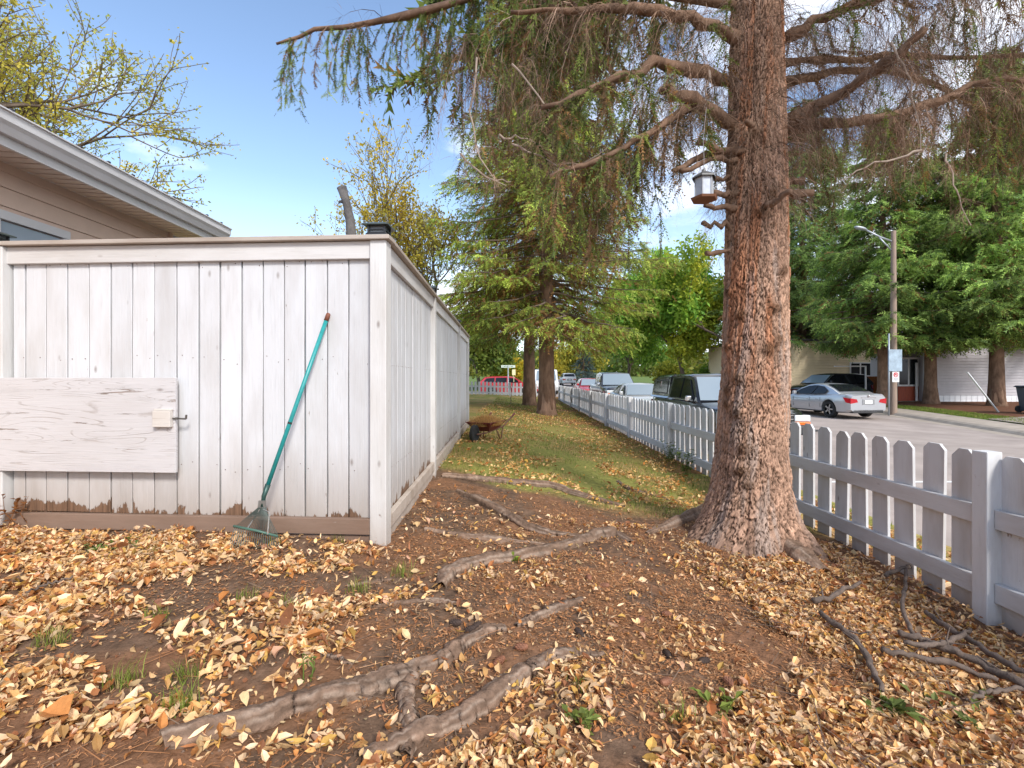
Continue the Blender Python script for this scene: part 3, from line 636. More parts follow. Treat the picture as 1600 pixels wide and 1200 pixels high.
    for s_ in (-1, 1):
        if front == 'h':
            m = MB(); m.prism([(xf-.30, s_*hw*.90, zt_f-.10), (xf+.004, s_*hw*.80, zt_f-.14), (xf+.004, s_*hw*.80, zt_f-.30), (xf-.24, s_*hw*.905, zt_f-.28)], (0, -s_*.03, 0)); 
            m.prism([(xf+.006, s_*hw*.84, zt_f-.12), (xf+.006, s_*hw*.48, zt_f-.16), (xf+.006, s_*hw*.50, zt_f-.28), (xf+.006, s_*hw*.84, zt_f-.30)], (-.03, 0, 0)); m.obj('headlight', HLT, t)
        if front == 'truck':
            m = MB(); m.box((xf-.16, min(s_*hw*.60, s_*hw*.955), zt_f-.21), (xf+.03, max(s_*hw*.60, s_*hw*.955), zt_f-.07)); bevel(m.obj('headlight', HLT, t), .02)
            m = MB(); m.box((xf-.16, min(s_*hw*.60, s_*hw*.957), zt_f-.34), (xf+.028, max(s_*hw*.60, s_*hw*.957), zt_f-.215)); bevel(m.obj('indicator', AMB, t), .015)
        m = MB(); m.prism([(-xf+.26, s_*hw*.975, zt_r-.12), (-xf-.006, s_*hw*.84, zt_r-.16), (-xf-.006, s_*hw*.84, zt_r-.36), (-xf+.14, s_*hw*.955, zt_r-.32)], (0, -s_*.05, 0))
        m.prism([(-xf-.008, s_*hw*.86, zt_r-.15), (-xf-.008, s_*hw*.56, zt_r-.19), (-xf-.008, s_*hw*.50, zt_r-.31), (-xf-.008, s_*hw*.86, zt_r-.37)], (.03, 0, 0)); m.obj('taillight', RED, t)
    if front == 'truck':
        m = MB(); m.box((xf-.02, -hw*.57, zt_f-.36), (xf+.02, hw*.57, zt_f-.06)); m.obj('grille', TRIM, t)
        m = MB(); 
        for q in range(4): m.box((xf+.021, -hw*.57, zt_f-.34+q*.085), (xf+.034, hw*.57, zt_f-.32+q*.085))
        m.obj('grille_bar', CHR, t)
        m = MB(); m.box((xf-.10, -hw*.98, zb+.08), (xf+.14, hw*.98, zb+.30)); bevel(m.obj('front_bumper', TRIM, t), .05, 3)
        for s_ in (-1, 1): m = MB(); m.lathe([(.001, .0), (.05, .0), (.055, -.01)], 14, axis='x', T=(xf+.135, s_*hw*.7, zb+.18)); m.obj('fog_light', HLT, t)
    else:
        m = MB(); m.box((xf-.03, -hw*.45, zt_f-.30), (xf+.008, hw*.45, zt_f-.17)); m.box((xf-.03, -hw*.6, zb+.14), (xf-.0, hw*.6, zb+.26)); m.obj('grille', TRIM, t)
    if plate:
        m = MB(); m.box((-xf-.016, -.26, zt_r-.40), (-xf+.0, .26, zt_r-.19)); m.obj('number_plate_recess', TRIM if paint.name != 'silver_paint' else RIM, t)
        m = MB(); m.box((-xf-.024, -.16, zt_r-.37), (-xf-.017, .16, zt_r-.22)); m.obj('number_plate', WPL, t)
    m = MB(); m.box((-xf+.0, -hw*.72, zb+.02), (-xf+.2, hw*.72, zb+.14)); m.obj('rear_valance', TRIM, t)
    return t
R90 = math.pi/2
def lz(x, y): return float(road(y))
blk = carpaint('black_paint', (.012, .012, .014), .2, .18); sil = carpaint('silver_paint', (.50, .51, .53), .55, .3); gry = carpaint('dark_grey_paint', (.035, .038, .045), .3, .25)
redp = carpaint('red_paint', (.42, .012, .02), .1, .25); whp = carpaint('white_paint', (.72, .73, .74), 0, .35); pale = carpaint('pale_silver_paint', (.60, .62, .63), .4, .3)
def pickup(label, loc, heading, paint, topper=True, group=None):
    L_ = 5.75; top = [(-2.88, 1.18), (.3, 1.17), (1.15, 1.15), (1.4, 1.13), (2.6, 1.06), (2.88, 1.00)]
    cab = [(1.30, 1.13), (.62, 1.80), (.30, 1.86), (-.55, 1.87), (-1.0, 1.84), (-1.06, 1.80)]
    panes = [[(.98, 1.20), (.50, 1.70), (.10, 1.76), (.06, 1.20)], [(-.04, 1.20), (-.02, 1.76), (-.78, 1.75), (-.86, 1.20)]]
    t = car('pickup_truck', label, 'pickup', loc, heading, paint, L_, 1.98, top, .42, (1.85, -1.75), .39, cab, 1.12, 1.50, panes, ((1.26, 1.165), (.66, 1.76)), None, group, front='truck')
    if topper:
        m = MB(); hw = .93
        for a, b_, dst in (( -1.09, -2.84, 0),):
            V = []
            for x, zt in ((a, 1.86), (a-.3, 1.87), (-2.45, 1.84), (-2.80, 1.74), (-2.84, 1.22)):
                V += [(x, -hw, 1.15), (x, -hw+.05, min(zt, 1.2)), (x, -.80, zt-.06), (x, -.70, zt), (x, .70, zt), (x, .80, zt-.06), (x, hw-.05, min(zt, 1.2)), (x, hw, 1.15)]
            f = [(q*8+s_+1, q*8+s_, (q+1)*8+s_, (q+1)*8+s_+1) for q in range(4) for s_ in range(7)]
            m.add(V, f); m.f.append(np.array([list(range(8))])); m.f.append(np.array([[32+s_ for s_ in range(8)][::-1]]))
        m.obj('topper', paint, t, smooth=True, sharp=35)
        for s_ in (-1, 1):
            def yy(z): return s_*(.88+(.80-.88)*(z-1.2)/.6+.008)
            m = MB(); m.prism([(x, yy(z), z) for x, z in ((-1.22, 1.27), (-1.22, 1.72), (-2.42, 1.70), (-2.62, 1.50), (-2.66, 1.27))], (0, -s_*.02, 0)); fo = m.obj('topper_window', CHR if False else TRIM, t)
            m = MB(); m.prism([(x, yy(z)+s_*.006, z) for x, z in ((-1.27, 1.31), (-1.27, 1.68), (-2.38, 1.66), (-2.56, 1.49), (-2.60, 1.31))], (0, -s_*.004, 0)); m.obj('pane', GLS, fo)
            m = MB(); m.box((-1.90, yy(1.5)-.006, 1.32), (-1.87, yy(1.5)+.01, 1.66)); m.obj('window_bar', CHR, fo)
        m = MB(); m.prism([(-.60, 0, 0), (.60, 0, 0), (.55, 0, .40), (-.55, 0, .40)], (0, .01, 0)); o = m.obj('rear_hatch', GLS, t, loc=(-2.86, 0, 1.28)); o.rotation_euler = (-.06, 0, -R90)
    # bright window surround
    for s_ in (-1, 1):
        m = MB(); m.tube([(1.05, s_*.955, 1.165), (-.95, s_*.955, 1.165)], .010, 6); m.obj('window_trim', CHR, t)
    return t
pickup('black crew-cab pickup with matching topper parked right behind the picket fence and big trunk', (5.62, 13.45, lz(0, 13)), -R90+.0, blk)
def sedan(kind, label, cat, loc, heading, paint, L_=4.6, W_=1.8, zr=1.43, group=None):
    h = L_/2; top = [(-h, .93), (-h+.35, .99), (-h+1.0, .99), (.6, .93), (.95, .92), (h-.5, .78), (h, .66)]
    cab = [(1.15, .88), (.42, zr-.05), (.05, zr), (-.55, zr-.01), (-.95, zr-.06), (-1.75, .96)]
    panes = [[(.85, .97), (.36, zr-.12), (-.12, zr-.075), (-.15, .97)], [(-.24, .97), (-.22, zr-.075), (-.80, zr-.12), (-1.22, .98)]]
    return car(kind, label, cat, loc, heading, paint, L_, W_, top, .20, (h-.92, -h+.98), .32, cab, .92, 1.22, panes, ((1.10, .93), (.46, zr-.075)), ((-1.02, zr-.10), (-1.62, 1.01)), group)
sedan('parked_sedan', 'pale silver sedan between the two pickups, only roof, windscreen and bonnet above the fence', 'car', (5.50, 20.9, lz(0, 20.9)), -R90, pale, 4.7)
pickup('dark grey pickup facing the camera behind the pale silver sedan', (5.75, 27.2, lz(0, 27.2)), -R90, gry, False)
sedan('parked_sedan', 'small red car mostly hidden beside the dark grey pickup', 'car', (5.45, 33.8, lz(0, 33.8)), -R90, redp, 4.3)
# silver coupe across the street
h = 2.33; top = [(-h, .98), (-h+.2, 1.0), (-h+.55, .985), (-.2, .92), (.9, .90), (h-.6, .80), (h, .62)]
cab = [(1.15, .87), (.55, 1.22), (.15, 1.37), (-.25, 1.41), (-.75, 1.38), (-1.3, 1.22), (-1.85, .99)]
panes = [[(.92, .93), (.50, 1.15), (.12, 1.29), (-.22, 1.33), (-.45, 1.325), (-.25, .95)], [(-.30, .95), (-.50, 1.32), (-.80, 1.285), (-1.12, 1.12), (-1.02, .99)]]
ce = 2.33-.98
ct = car('silver_coupe', 'silver two-door coupe seen from behind, parked on the far side of the street', 'coupe', (13.62+.35, 21.45, lz(0, 21.4)), R90+.10, sil, 4.66, 1.80, top, .22, (h-.95, -h+1.02), .345, cab, .90, 1.16, panes, ((1.08, .915), (.60, 1.19)), ((-.86, 1.348), (-1.3, 1.22), (-1.66, 1.07)), spokes=5)
m = MB(); m.box((-h-.012, -.33, .845), (-h+.002, .33, .862)); m.obj('boot_trim', CHR, ct)
m = MB(); m.lathe([(.001, .0), (.04, .0), (.045, -.01)], 14, axis='x', T=(-h-.004, 0, .915)); m.obj('badge', CHR, ct)
# black SUV in the driveway
def suv(kind, label, cat, loc, heading, paint, L_=4.6, zr=1.62, W_=1.85):
    h = L_/2; top = [(-h, 1.05), (-h+.3, 1.08), (.7, 1.03), (1.0, 1.01), (h-.45, .92), (h, .75)]
    cab = [(1.2, .98), (.45, zr-.07), (.1, zr), (-1.2, zr+.0), (-1.85, zr-.06), (-h+.05, 1.10)]
    panes = [[(.92, 1.06), (.42, zr-.14), (-.05, zr-.09), (-.08, 1.06)], [(-.16, 1.06), (-.14, zr-.09), (-.98, zr-.10), (-1.02, 1.06)], [(-1.10, 1.06), (-1.08, zr-.10), (-1.70, zr-.15), (-1.92, 1.14)]]
    return car(kind, label, cat, loc, heading, paint, L_, W_, top, .26, (h-.9, -h+.92), .36, cab, 1.02, 1.32, panes, ((1.13, 1.04), (.50, zr-.11)), ((-1.90, zr-.12), (-h+.10, 1.17)))
suv('parked_suv', 'black hatchback SUV on the driveway behind the silver coupe, facing left', 'SUV', (18.2, 27.6, float(G(19, 27.6, False))+.03), math.pi+.22, blk, 4.5, 1.60)
suv('parked_suv', 'bright red hatchback side-on beyond the far cross fence', 'hatchback', (-.25, 37.6, lz(0, 37.6)), 0, redp, 4.5, 1.52)
suv('parked_suv', 'white SUV far down the street left of the dark grey pickup', 'SUV', (7.4, 64, lz(0, 64)), R90, whp, 4.5, 1.62)
sedan('parked_sedan', 'dark car farthest down the street, just right of the middle spruce trunk', 'car', (5.9, 74, lz(0, 74)), -R90, gry)
# white van between trunks
vt = thing('white_van', 'white van on the side road seen between the two middle spruce trunks', 'van', (2.85, 41.6, lz(0, 41.6)), -R90)
m = MB(); m.prism([(-2.5, -.95, .3), (2.3, -.95, .3), (2.5, -.95, .6), (2.45, -.95, 1.0), (1.85, -.95, 1.15), (1.25, -.95, 1.98), (.9, -.95, 2.05), (-2.4, -.95, 2.05), (-2.5, -.95, 1.9)], (0, 1.9, 0)); bevel(m.obj('body', whp, vt), .07, 3)
for s_ in (-1, 1):
    m = MB(); m.prism([(1.7, s_*.955, 1.2), (1.2, s_*.955, 1.85), (.55, s_*.955, 1.88), (.55, s_*.955, 1.2)], (0, s_*.006, 0)); m.obj('side_window', GLS, vt)
m = MB(); m.prism([(1.91, -.82, 1.17), (1.91, .82, 1.17), (1.33, .75, 1.93), (1.33, -.75, 1.93)], (.02, 0, .01)); m.obj('windscreen', WSG, vt)
for x in (1.6, -1.6):
    for s_ in (-1, 1): m = MB(); m.lathe([(.001, .1), (.2, .1), (.22, .09), (.33, .09), (.35, .06), (.35, -.1)], 20, axis='y', T=(x, s_*.87, .35)); m.obj('wheel', TY, vt)

# ---------------------------------------------------------------- far side: houses, poles, signs, bin
def lap(name, x0, x1, y, z0, z1, mat, par, step=.11, depth=.014):
    m = MB(); z = z0
    while z < z1-.01:
        zz = min(z+step, z1); m.prism([(x0, y-depth, z), (x0, y, z), (x0, y, zz), (x0, y-.004, zz), (x0, y-depth+.004, zz-.04)], (x1-x0, 0, 0)); z += step
    return m.obj(name, mat, par, kind='stuff')
g2 = thing('grey_house', 'grey lap-sided house with white skirting behind the spruces across the street', 'house', (22, 25.6, 0))
GS = M('grey_siding', (.50, .48, .51), .6, var=.05); WS = M('white_skirting', (.75, .76, .80), .6, var=.12, vs=5); DK = M('dark_roofing', (.06, .055, .055), .9, var=.2)
def loc_box(par, nm, lo, hi, mat, bv=0):
    L0 = par.location; m = MB(); m.box([a-b_ for a, b_ in zip(lo, L0)], [a-b_ for a, b_ in zip(hi, L0)]); o = m.obj(nm, mat, par)
    return bevel(o, bv) if bv else o
zg = .36
loc_box(g2, 'wall', (22.1, 25.64, zg), (36, 29.6, 3.89), GS)
m = lap('siding', .1, 14, .018, .86, 3.5, GS, g2, .15, .035)
for k in range(46):
    sk = MB(); sk.box((0, -.012, 0), (.28, .015, .50)); 
    if k == 0: skm = sk.mesh('skirting_panel', WS)
    share(skm, 'skirting_panel', g2, (.12+k*.30, -.0, zg-.02))
loc_box(g2, 'corner_trim', (21.98, 25.56, zg), (22.10, 25.68, 3.5), WT)
loc_box(g2, 'door_frame', (21.80, 25.9, zg), (21.90, 25.96, 2.6), WT)
loc_box(g2, 'roof', (19.0, 25.35, 3.9), (37, 30, 4.02), DK)
loc_box(g2, 'porch_wall', (20.75, 26.1, zg), (22.09, 26.2, 3.88), M('porch_grey', (.20, .20, .21), .7))
wn = loc_box(g2, 'window', (20.95, 26.04, 1.33), (22.07, 26.095, 2.9), WT); loc_box_p = wn
L0 = Vector((22, 25.6, 0))
m = MB(); m.box((-.98, .43, 1.42), (-.52, .438, 2.8)); m.box((-.44, .43, 1.42), (.0, .438, 2.8)); m.obj('pane', GLS, wn)
RW = M('red_stained_boards', (.33, .06, .025), .6, var=.25, vs=3, stretch=(6, 6, .6))
for k in range(8): loc_box(g2, 'red_board', (20.96+k*.138, 26.05, zg), (20.96+k*.138+.130, 26.09, 1.32), RW)
tr = thing('garden_arch', 'thin white arch frame standing in front of the stained fence across the street', 'arch', (19.6, 26.6, .38))
m = MB(); m.bar((-1.75, 0, 2.05), (.0, 0, 2.05), .06, .06); m.bar((0, 0, .2), (0, 0, 2.08), .06, .06); m.bar((0, 0, .5), (-.5, 0, .2), .05, .05); m.obj('frame', WT, tr)
b2 = thing('beige_house', 'cream lap-sided house behind the black SUV across the street', 'house', (19, 34, 0))
CS = M('cream_siding', (.80, .66, .44), .6, var=.05)
loc_box(b2, 'wall', (17.2, 34.04, .3), (26.6, 42, 4.4), CS); lap('siding', -1.8, 7.6, .018, .4, 4.4, CS, b2, .19, .035)
loc_box(b2, 'roof', (16.9, 33.8, 4.41), (27.0, 43, 4.55), DK)
wn = loc_box(b2, 'window', (23.9, 33.93, 1.9), (25.4, 33.99, 2.9), WT); m = MB(); m.box((4.98, -.076, 1.98), (5.58, -.071, 2.82)); m.box((5.68, -.076, 1.98), (6.32, -.071, 2.82)); m.obj('pane', GLS, wn)
OW = M('orange_stained_boards', (.40, .13, .03), .6, var=.3, vs=3, stretch=(5, 5, .5))
of = thing('stained_fence', 'orange-brown vertical board fence between the cream house and grey house', 'fence', (19.5, 28.6, 0))
bm_ = MB(); bm_.box((0, 0, 0), (.135, .02, 1.5)); obm = bm_.mesh('board', OW)
for k in range(22): share(obm, 'board', of, (-.6+k*.14, 0, .38))
m = MB(); m.box((-.6, .022, .7), (2.5, .06, .78)); m.box((-.6, .022, 1.6), (2.5, .06, 1.68)); m.obj('rail', OW, of)
# utility pole with street light
up = thing('utility_pole', 'weathered wooden pole carrying a street-light arm across the street', 'pole', (16.85, 21.2, .26))
PO = M('weathered_pole', (.30, .22, .17), .85, var=.2, vs=8, stretch=(4, 4, .3), bump=.4)
m = MB(); m.tube([(0, 0, -.3), (0, 0, 4), (0, 0, 8.0)], [.135, .12, .095], 18); m.obj('pole', PO, up, smooth=True, sharp=50)
SV = M('galvanised_steel', (.42, .46, .50), .4, .5, var=.1)
m = MB(); m.tube([(-.1, 0, 7.55), (-.7, -.1, 7.72), (-1.35, -.2, 7.98)], [.045, .04, .035], 10); m.tube([(-.1, 0, 7.15), (-.7, -.1, 7.68)], .03, 8); m.obj('arm', SV, up, smooth=True)
m = MB(); m.lathe([(.001, .05), (.1, .045), (.13, .0), (.10, -.05), (.001, -.06)], 16, T=(0, 0, 0)); o = m.obj('lamp_head', SV, up, smooth=True, loc=(-1.62, -.23, 8.05)); o.scale = (2.3, 1, 1); o.rotation_euler = (0, .25, 0)
ar = MB()
# sign post in front of the pole
sp_ = thing('sign_post', 'slim grey steel post with pale blue board and small red-printed notice by the wooden pole', 'sign', (16.45, 20.95, .26))
m = MB(); m.tube([(0, 0, -.2), (0, 0, 3.45)], .035, 10); m.obj('post', SV, sp_, smooth=True)
m = MB(); m.box((-.06, -.075, 1.80), (.52, -.045, 2.75)); bevel(m.obj('blue_board', M('pale_blue_board', (.33, .42, .50), .4, var=.25, vs=5), sp_), .01)
m = MB(); m.box((.08, -.09, 1.33), (.38, -.07, 1.78)); pl_ = bevel(m.obj('notice', M('notice_white', (.70, .70, .71), .5, var=.03), sp_), .005)
RP = M('sign_red', (.55, .02, .03), .5, var=0); RB = M('sign_black', (.05, .05, .05), .5, var=0)
m = MB(); m.lathe([(.075, -.0925), (.105, -.0925)], 24, axis='y'); o = m.obj('red_ring', RP, pl_, loc=(.23, 0, 1.65)); 
o.location = (.23, 0, 1.65)
m = MB()
for a, b_, w_ in (((-.045, -.055), (-.045, .055), .02), ((-.045, .05), (.02, .05), .02), ((-.045, .0), (.02, .0), .02), ((.03, .0), (.03, .05), .02)): m.bar((a[0], 0, a[1]), (b_[0], 0, b_[1]), .004, w_, up=(0, 0, 1))
m.bar((-.07, -.003, .07), (.07, -.003, -.07), .004, .018); o = m.obj('printed_symbol', RP, pl_, loc=(.23, -.095, 1.65))
m = MB(); m.box((.14, -.094, 1.50), (.32, -.0905, 1.512)); m.box((.14, -.094, 1.45), (.32, -.0905, 1.466)); m.box((.17, -.094, 1.40), (.29, -.0905, 1.412)); m.obj('small_print', RB, pl_)
# leaning white plank
m = MB(); m.bar((0, 0, 0), (-1.02, .25, 1.62), .09, .03); o = bevel(m.obj('white_plank', WPL, loc=(W(1560, 655, 19.4)[0], 19.4, float(G(20, 19.4, False)))), .004); tag(o, 'long white plank propped at a slant in front of the right-hand spruce trunk', 'plank')
# wheelie bin
wb = thing('wheelie_bin', 'dark slate-blue wheeled rubbish bin at the right edge across the street', 'bin', (20.2, 18.6, float(G(20.2, 18.6, False))+.02), -.12)
BN = M('slate_bin_plastic', (.045, .06, .085), .45, var=.08)
m = MB(); V = [(-.24, -.26, .06), (.24, -.26, .06), (.24, .28, .06), (-.24, .28, .06), (-.31, -.33, 1.0), (.31, -.33, 1.0), (.31, .38, 1.0), (-.31, .38, 1.0)]; m.add(V, [(0, 3, 2, 1), (4, 5, 6, 7), (0, 1, 5, 4), (1, 2, 6, 5), (2, 3, 7, 6), (3, 0, 4, 7)]); bevel(m.obj('body', BN, wb), .03, 3)
m = MB(); m.box((-.35, -.37, 1.005), (.34, .36, 1.06)); m.box((-.37, -.2, 1.0), (-.35, .2, 1.05)); bevel(m.obj('lid', BN, wb), .02, 3)
m = MB(); m.tube([(-.42, -.3, 1.02), (-.42, .3, 1.02)], .02, 8); m.tube([(-.42, -.3, 1.02), (-.32, -.3, 1.0)], .02, 8); m.tube([(-.42, .3, 1.02), (-.32, .3, 1.0)], .02, 8); m.obj('handle', BN, wb)
for s_ in (-1, 1): m = MB(); m.lathe([(.001, -.03), (.08, -.035), (.10, -.03), (.135, -.03), (.14, 0), (.135, .03), (.001, .03)], 20, axis='y', T=(-.25, s_*.29, .14)); m.obj('wheel', TY, wb, smooth=True, sharp=40)
# lettering "Trash"-like strokes as seen (cropped by the picture edge): T r a
fc = bpy.data.curves.new('lettering', 'FONT'); fc.body = 'Tra'; fc.size = .17; fc.extrude = .002; fo_ = bpy.data.objects.new('lettering', fc); COL.objects.link(fo_)
dg = bpy.context.evaluated_depsgraph_get(); me = bpy.data.meshes.new_from_object(fo_.evaluated_get(dg)); bpy.data.objects.remove(fo_)
me.materials.clear(); me.materials.append(M('white_print', (.8, .8, .8), .5, var=0)); share(me, 'lettering', wb, (-.2, -.335, .80), (R90-.075, 0, 0))
# street-name sign beyond the cross fence
ss_ = thing('street_name_sign', 'pale post with narrow pale street-name blades in front of the red hatchback', 'sign', (-.27, 34.2, float(G(-.27, 34.2, False))+.0))
m = MB(); m.tube([(0, 0, 0), (0, 0, 2.40)], .045, 10); m.obj('post', SV, ss_)
m = MB(); m.box((-.50, -.012, 2.25), (.50, .012, 2.42)); bl = m.obj('name_blade', M('pale_green_blade', (.62, .70, .64), .5, var=.1), ss_)
m = MB()
for q, (a, b_) in enumerate(((-.40, .05), (-.31, .07), (-.21, .05), (-.12, .07), (-.02, .07), (.10, .05), (.19, .07), (.29, .05))): m.box((a, -.016, 2.30), (a+b_, -.0125, 2.37))
m.obj('blade_marks', M('blade_dark', (.10, .18, .13), .6, var=0), bl)
m = MB(); m.box((.28, -.012, 1.72), (.52, .012, 2.12)); m.tube([(.40, .0, .0), (.40, 0, 1.72)], .02, 6); m.obj('yellow_plate', M('cream_plate', (.75, .70, .42), .5, var=0), ss_)
sk_ = thing('garden_stake', 'thin dark forked garden stake standing before the far cross fence', 'stake', tuple(GP(798, 634)))
m = MB(); m.tube([(0, 0, 0), (.02, 0, .6), (-.03, 0, .95)], .012, 6); m.tube([(.02, 0, .6), (.10, 0, .98)], .012, 6); m.tube([(-.06, 0, .99), (.14, 0, .98)], .022, 6); m.obj('stake', TRIM, sk_)

# ---------------------------------------------------------------- wheelbarrow
wx, wy = -.44, 8.25; wz = float(G(wx, wy))
wbw = thing('wheelbarrow', 'dark red wheelbarrow heaped with orange straw beside the board fence', 'wheelbarrow', (wx, wy, wz), math.radians(248))
MR = M('maroon_enamel', (.13, .015, .018), .5, var=.3, vs=9); RS = M('rusty_steel', (.16, .07, .045), .7, var=.3, vs=12)
# local +X = towards the wheel; tray
m = MB(); o_ = [(-.42, -.31, .42), (.44, -.29, .42), (.44, .29, .42), (-.42, .31, .42)]; i_ = [(-.22, -.18, .22), (.22, -.16, .22), (.22, .16, .22), (-.22, .18, .22)]
m.add(o_+i_+[(a*.95, b_*.95, c_+.0) for a, b_, c_ in o_]+[(a*.95, b_*.95, c_+.015) for a, b_, c_ in i_], [(0, 1, 5, 4), (1, 2, 6, 5), (2, 3, 7, 6), (3, 0, 4, 7), (4, 5, 6, 7), (8, 12, 13, 9), (9, 13, 14, 10), (10, 14, 15, 11), (11, 15, 12, 8), (12, 15, 14, 13), (0, 8, 9, 1), (1, 9, 10, 2), (2, 10, 11, 3), (3, 11, 8, 0)])
tray = m.obj('tray', MR, wbw); m = MB(); m.tube([(-.42, -.31, .42), (.44, -.29, .42), (.44, .29, .42), (-.42, .31, .42), (-.42, -.31, .42)], .011, 6); m.obj('rim', MR, tray)
for s_ in (-1, 1):
    m = MB(); m.tube([(-.85, s_*.30, .50), (-.40, s_*.24, .28), (.25, s_*.12, .19), (.62, s_*.07, .19)], .017, 8); m.obj('handle_bar', RS, wbw, smooth=True)
    m = MB(); m.tube([(-.93, s_*.31, .54), (-.80, s_*.295, .476)], .022, 8); m.obj('grip', MR, wbw)
    m = MB(); m.tube([(-.12, s_*.20, .23), (-.22, s_*.24, .015), (-.32, s_*.23, .015), (-.38, s_*.24, .27)], .014, 8); m.obj('leg', RS, wbw, smooth=True)
m = MB(); m.lathe([(.10, -.03), (.15, -.045), (.19, -.03), (.195, 0), (.19, .03), (.15, .045), (.10, .03)], 24, axis='y', T=(.60, 0, .20)); m.lathe([(.001, -.02), (.10, -.025), (.10, .025), (.001, .02)], 20, axis='y', T=(.60, 0, .20)); m.obj('wheel', TY, wbw, smooth=True, sharp=40)
wbw.scale = (.76, .76, .76)
# straw heap
m = MB(); n = 5200; a = rng.random(n)*6.28; r = np.sqrt(rng.random(n)); hx = .44*r*np.cos(a); hy = .31*r*np.sin(a)
b0 = np.stack([hx, hy, .34+.17*(1-r**2)*rng.random(n)], 1); dr = nrm(np.stack([hx*1.2+rng.normal(size=n)*.35, hy*1.2+rng.normal(size=n)*.35, .35+rng.random(n)*.9], 1)); ln = .07+.13*rng.random(n)
sd2 = nrm(np.cross(dr, rand_dirs(n)))*.0035; p1 = b0+dr*ln[:, None]; V = np.stack([b0-sd2, b0+sd2, p1+sd2*.3], 1).reshape(-1, 3); f = np.arange(n*3).reshape(-1, 3)
cc = np.array((.56, .33, .13))*(.6+.8*rng.random((n, 1)))+np.array((.08, .06, .0))*rng.random((n, 1)); m.add(V, f, np.repeat(cc, 3, 0))
o = m.obj('straw_heap', M('dry_plant', (0, 0, 0), .8, attr=True, trans=.25), loc=(wx, wy, wz+.0)); o.rotation_euler = (0, 0, math.radians(248)); o.scale = (.76, .76, .74); tag(o, 'heap of dry orange straw piled in the wheelbarrow', 'straw', kind='stuff')
# ---------------------------------------------------------------- vegetation helpers (all vectorised)
NEED = M('spruce_needles', (0, 0, 0), .6, attr=True, var=.15, vs=3, trans=.38, spec=.25)
LEAF = M('broad_leaves', (0, 0, 0), .55, attr=True, var=.1, vs=3, trans=.42, spec=.25)
TWIG = M('dead_twigs', (0, 0, 0), .85, attr=True, var=.15, vs=8, spec=.15)
BARK = M('spruce_bark', (.20, .125, .085), .9, var=.4, vs=9, bump=1.0, bs=22, stretch=(1, 1, .35), spec=.1)
GBARK = M('grey_brown_bark', (.17, .13, .10), .9, var=.3, vs=10, bump=.8, bs=25, stretch=(1, 1, .3), spec=.1)
def sprigs(m, P, D, Ln, Wd, k, col, droop=0.25, frac=1.0):
    """serrated needle sprays: 2k triangles each"""
    n = len(P); D = nrm(D); S = nrm(np.cross(D, rand_dirs(n))); Ln = np.broadcast_to(Ln, (n,))[:, None]; Wd = np.broadcast_to(Wd, (n,))[:, None]
    V = []; C_ = []
    for j in range(k):
        t = j/k; b = P+D*Ln*t; b[:, 2] -= (droop*Ln[:, 0]*t*t); tw = 1-.45*t
        for s_ in (-1, 1):
            tip = b+D*Ln*(1.25/k)+s_*S*Wd*tw*(.7+.6*rng.random((n, 1)))+rng.normal(size=(n, 3))*Wd*.18; tip[:, 2] -= .12*Wd[:, 0]
            e = b+D*Ln*(.8/k); e[:, 2] -= (droop*Ln[:, 0]*.3/k)
            V += [b, e, tip]; q = col*(.8+.4*rng.random((n, 1))); C_ += [q*.85, q*.85, q*1.12]
    V = np.stack(V, 1).reshape(-1, 3); m.add(V, np.arange(len(V)).reshape(-1, 3), np.stack(C_, 1).reshape(-1, 3))
def ribbons(m, A, B, wa, wb_, col):
    n = len(A); d = B-A; s_ = nrm(np.cross(d, rand_dirs(n))); s2 = nrm(np.cross(d, s_))
    wa = np.broadcast_to(wa, (n,))[:, None]; wb_ = np.broadcast_to(wb_, (n,))[:, None]; V = np.stack([A-s_*wa, A+s_*wa*.5+s2*wa*.8, B+s_*wb_, B-s_*wb_], 1).reshape(-1, 3)
    m.add(V, np.arange(4*n).reshape(-1, 4), np.repeat(col, 4, 0))
def greens(n, dead=0.0, bright=1.0, blue=0.0, hue=None):
    a = np.array((.050, .085, .028)); b = np.array((.19, .27, .07)); c = np.array((.25, .15, .065)); q = rng.random((n, 1))**1.3
    col = (a*(1-q)+b*q)*bright; col = col*(1-blue)+np.array((.12, .19, .20))*(.5+.6*q)*blue
    dm = rng.random((n, 1)) < dead; return np.where(dm, c*(.5+.8*rng.random((n, 1))), col)
def twigcol(n): return np.array((.26, .165, .11))*(.4+1.0*rng.random((n, 1)))+np.array((.07, .07, .07))*(rng.random((n, 1))**3)
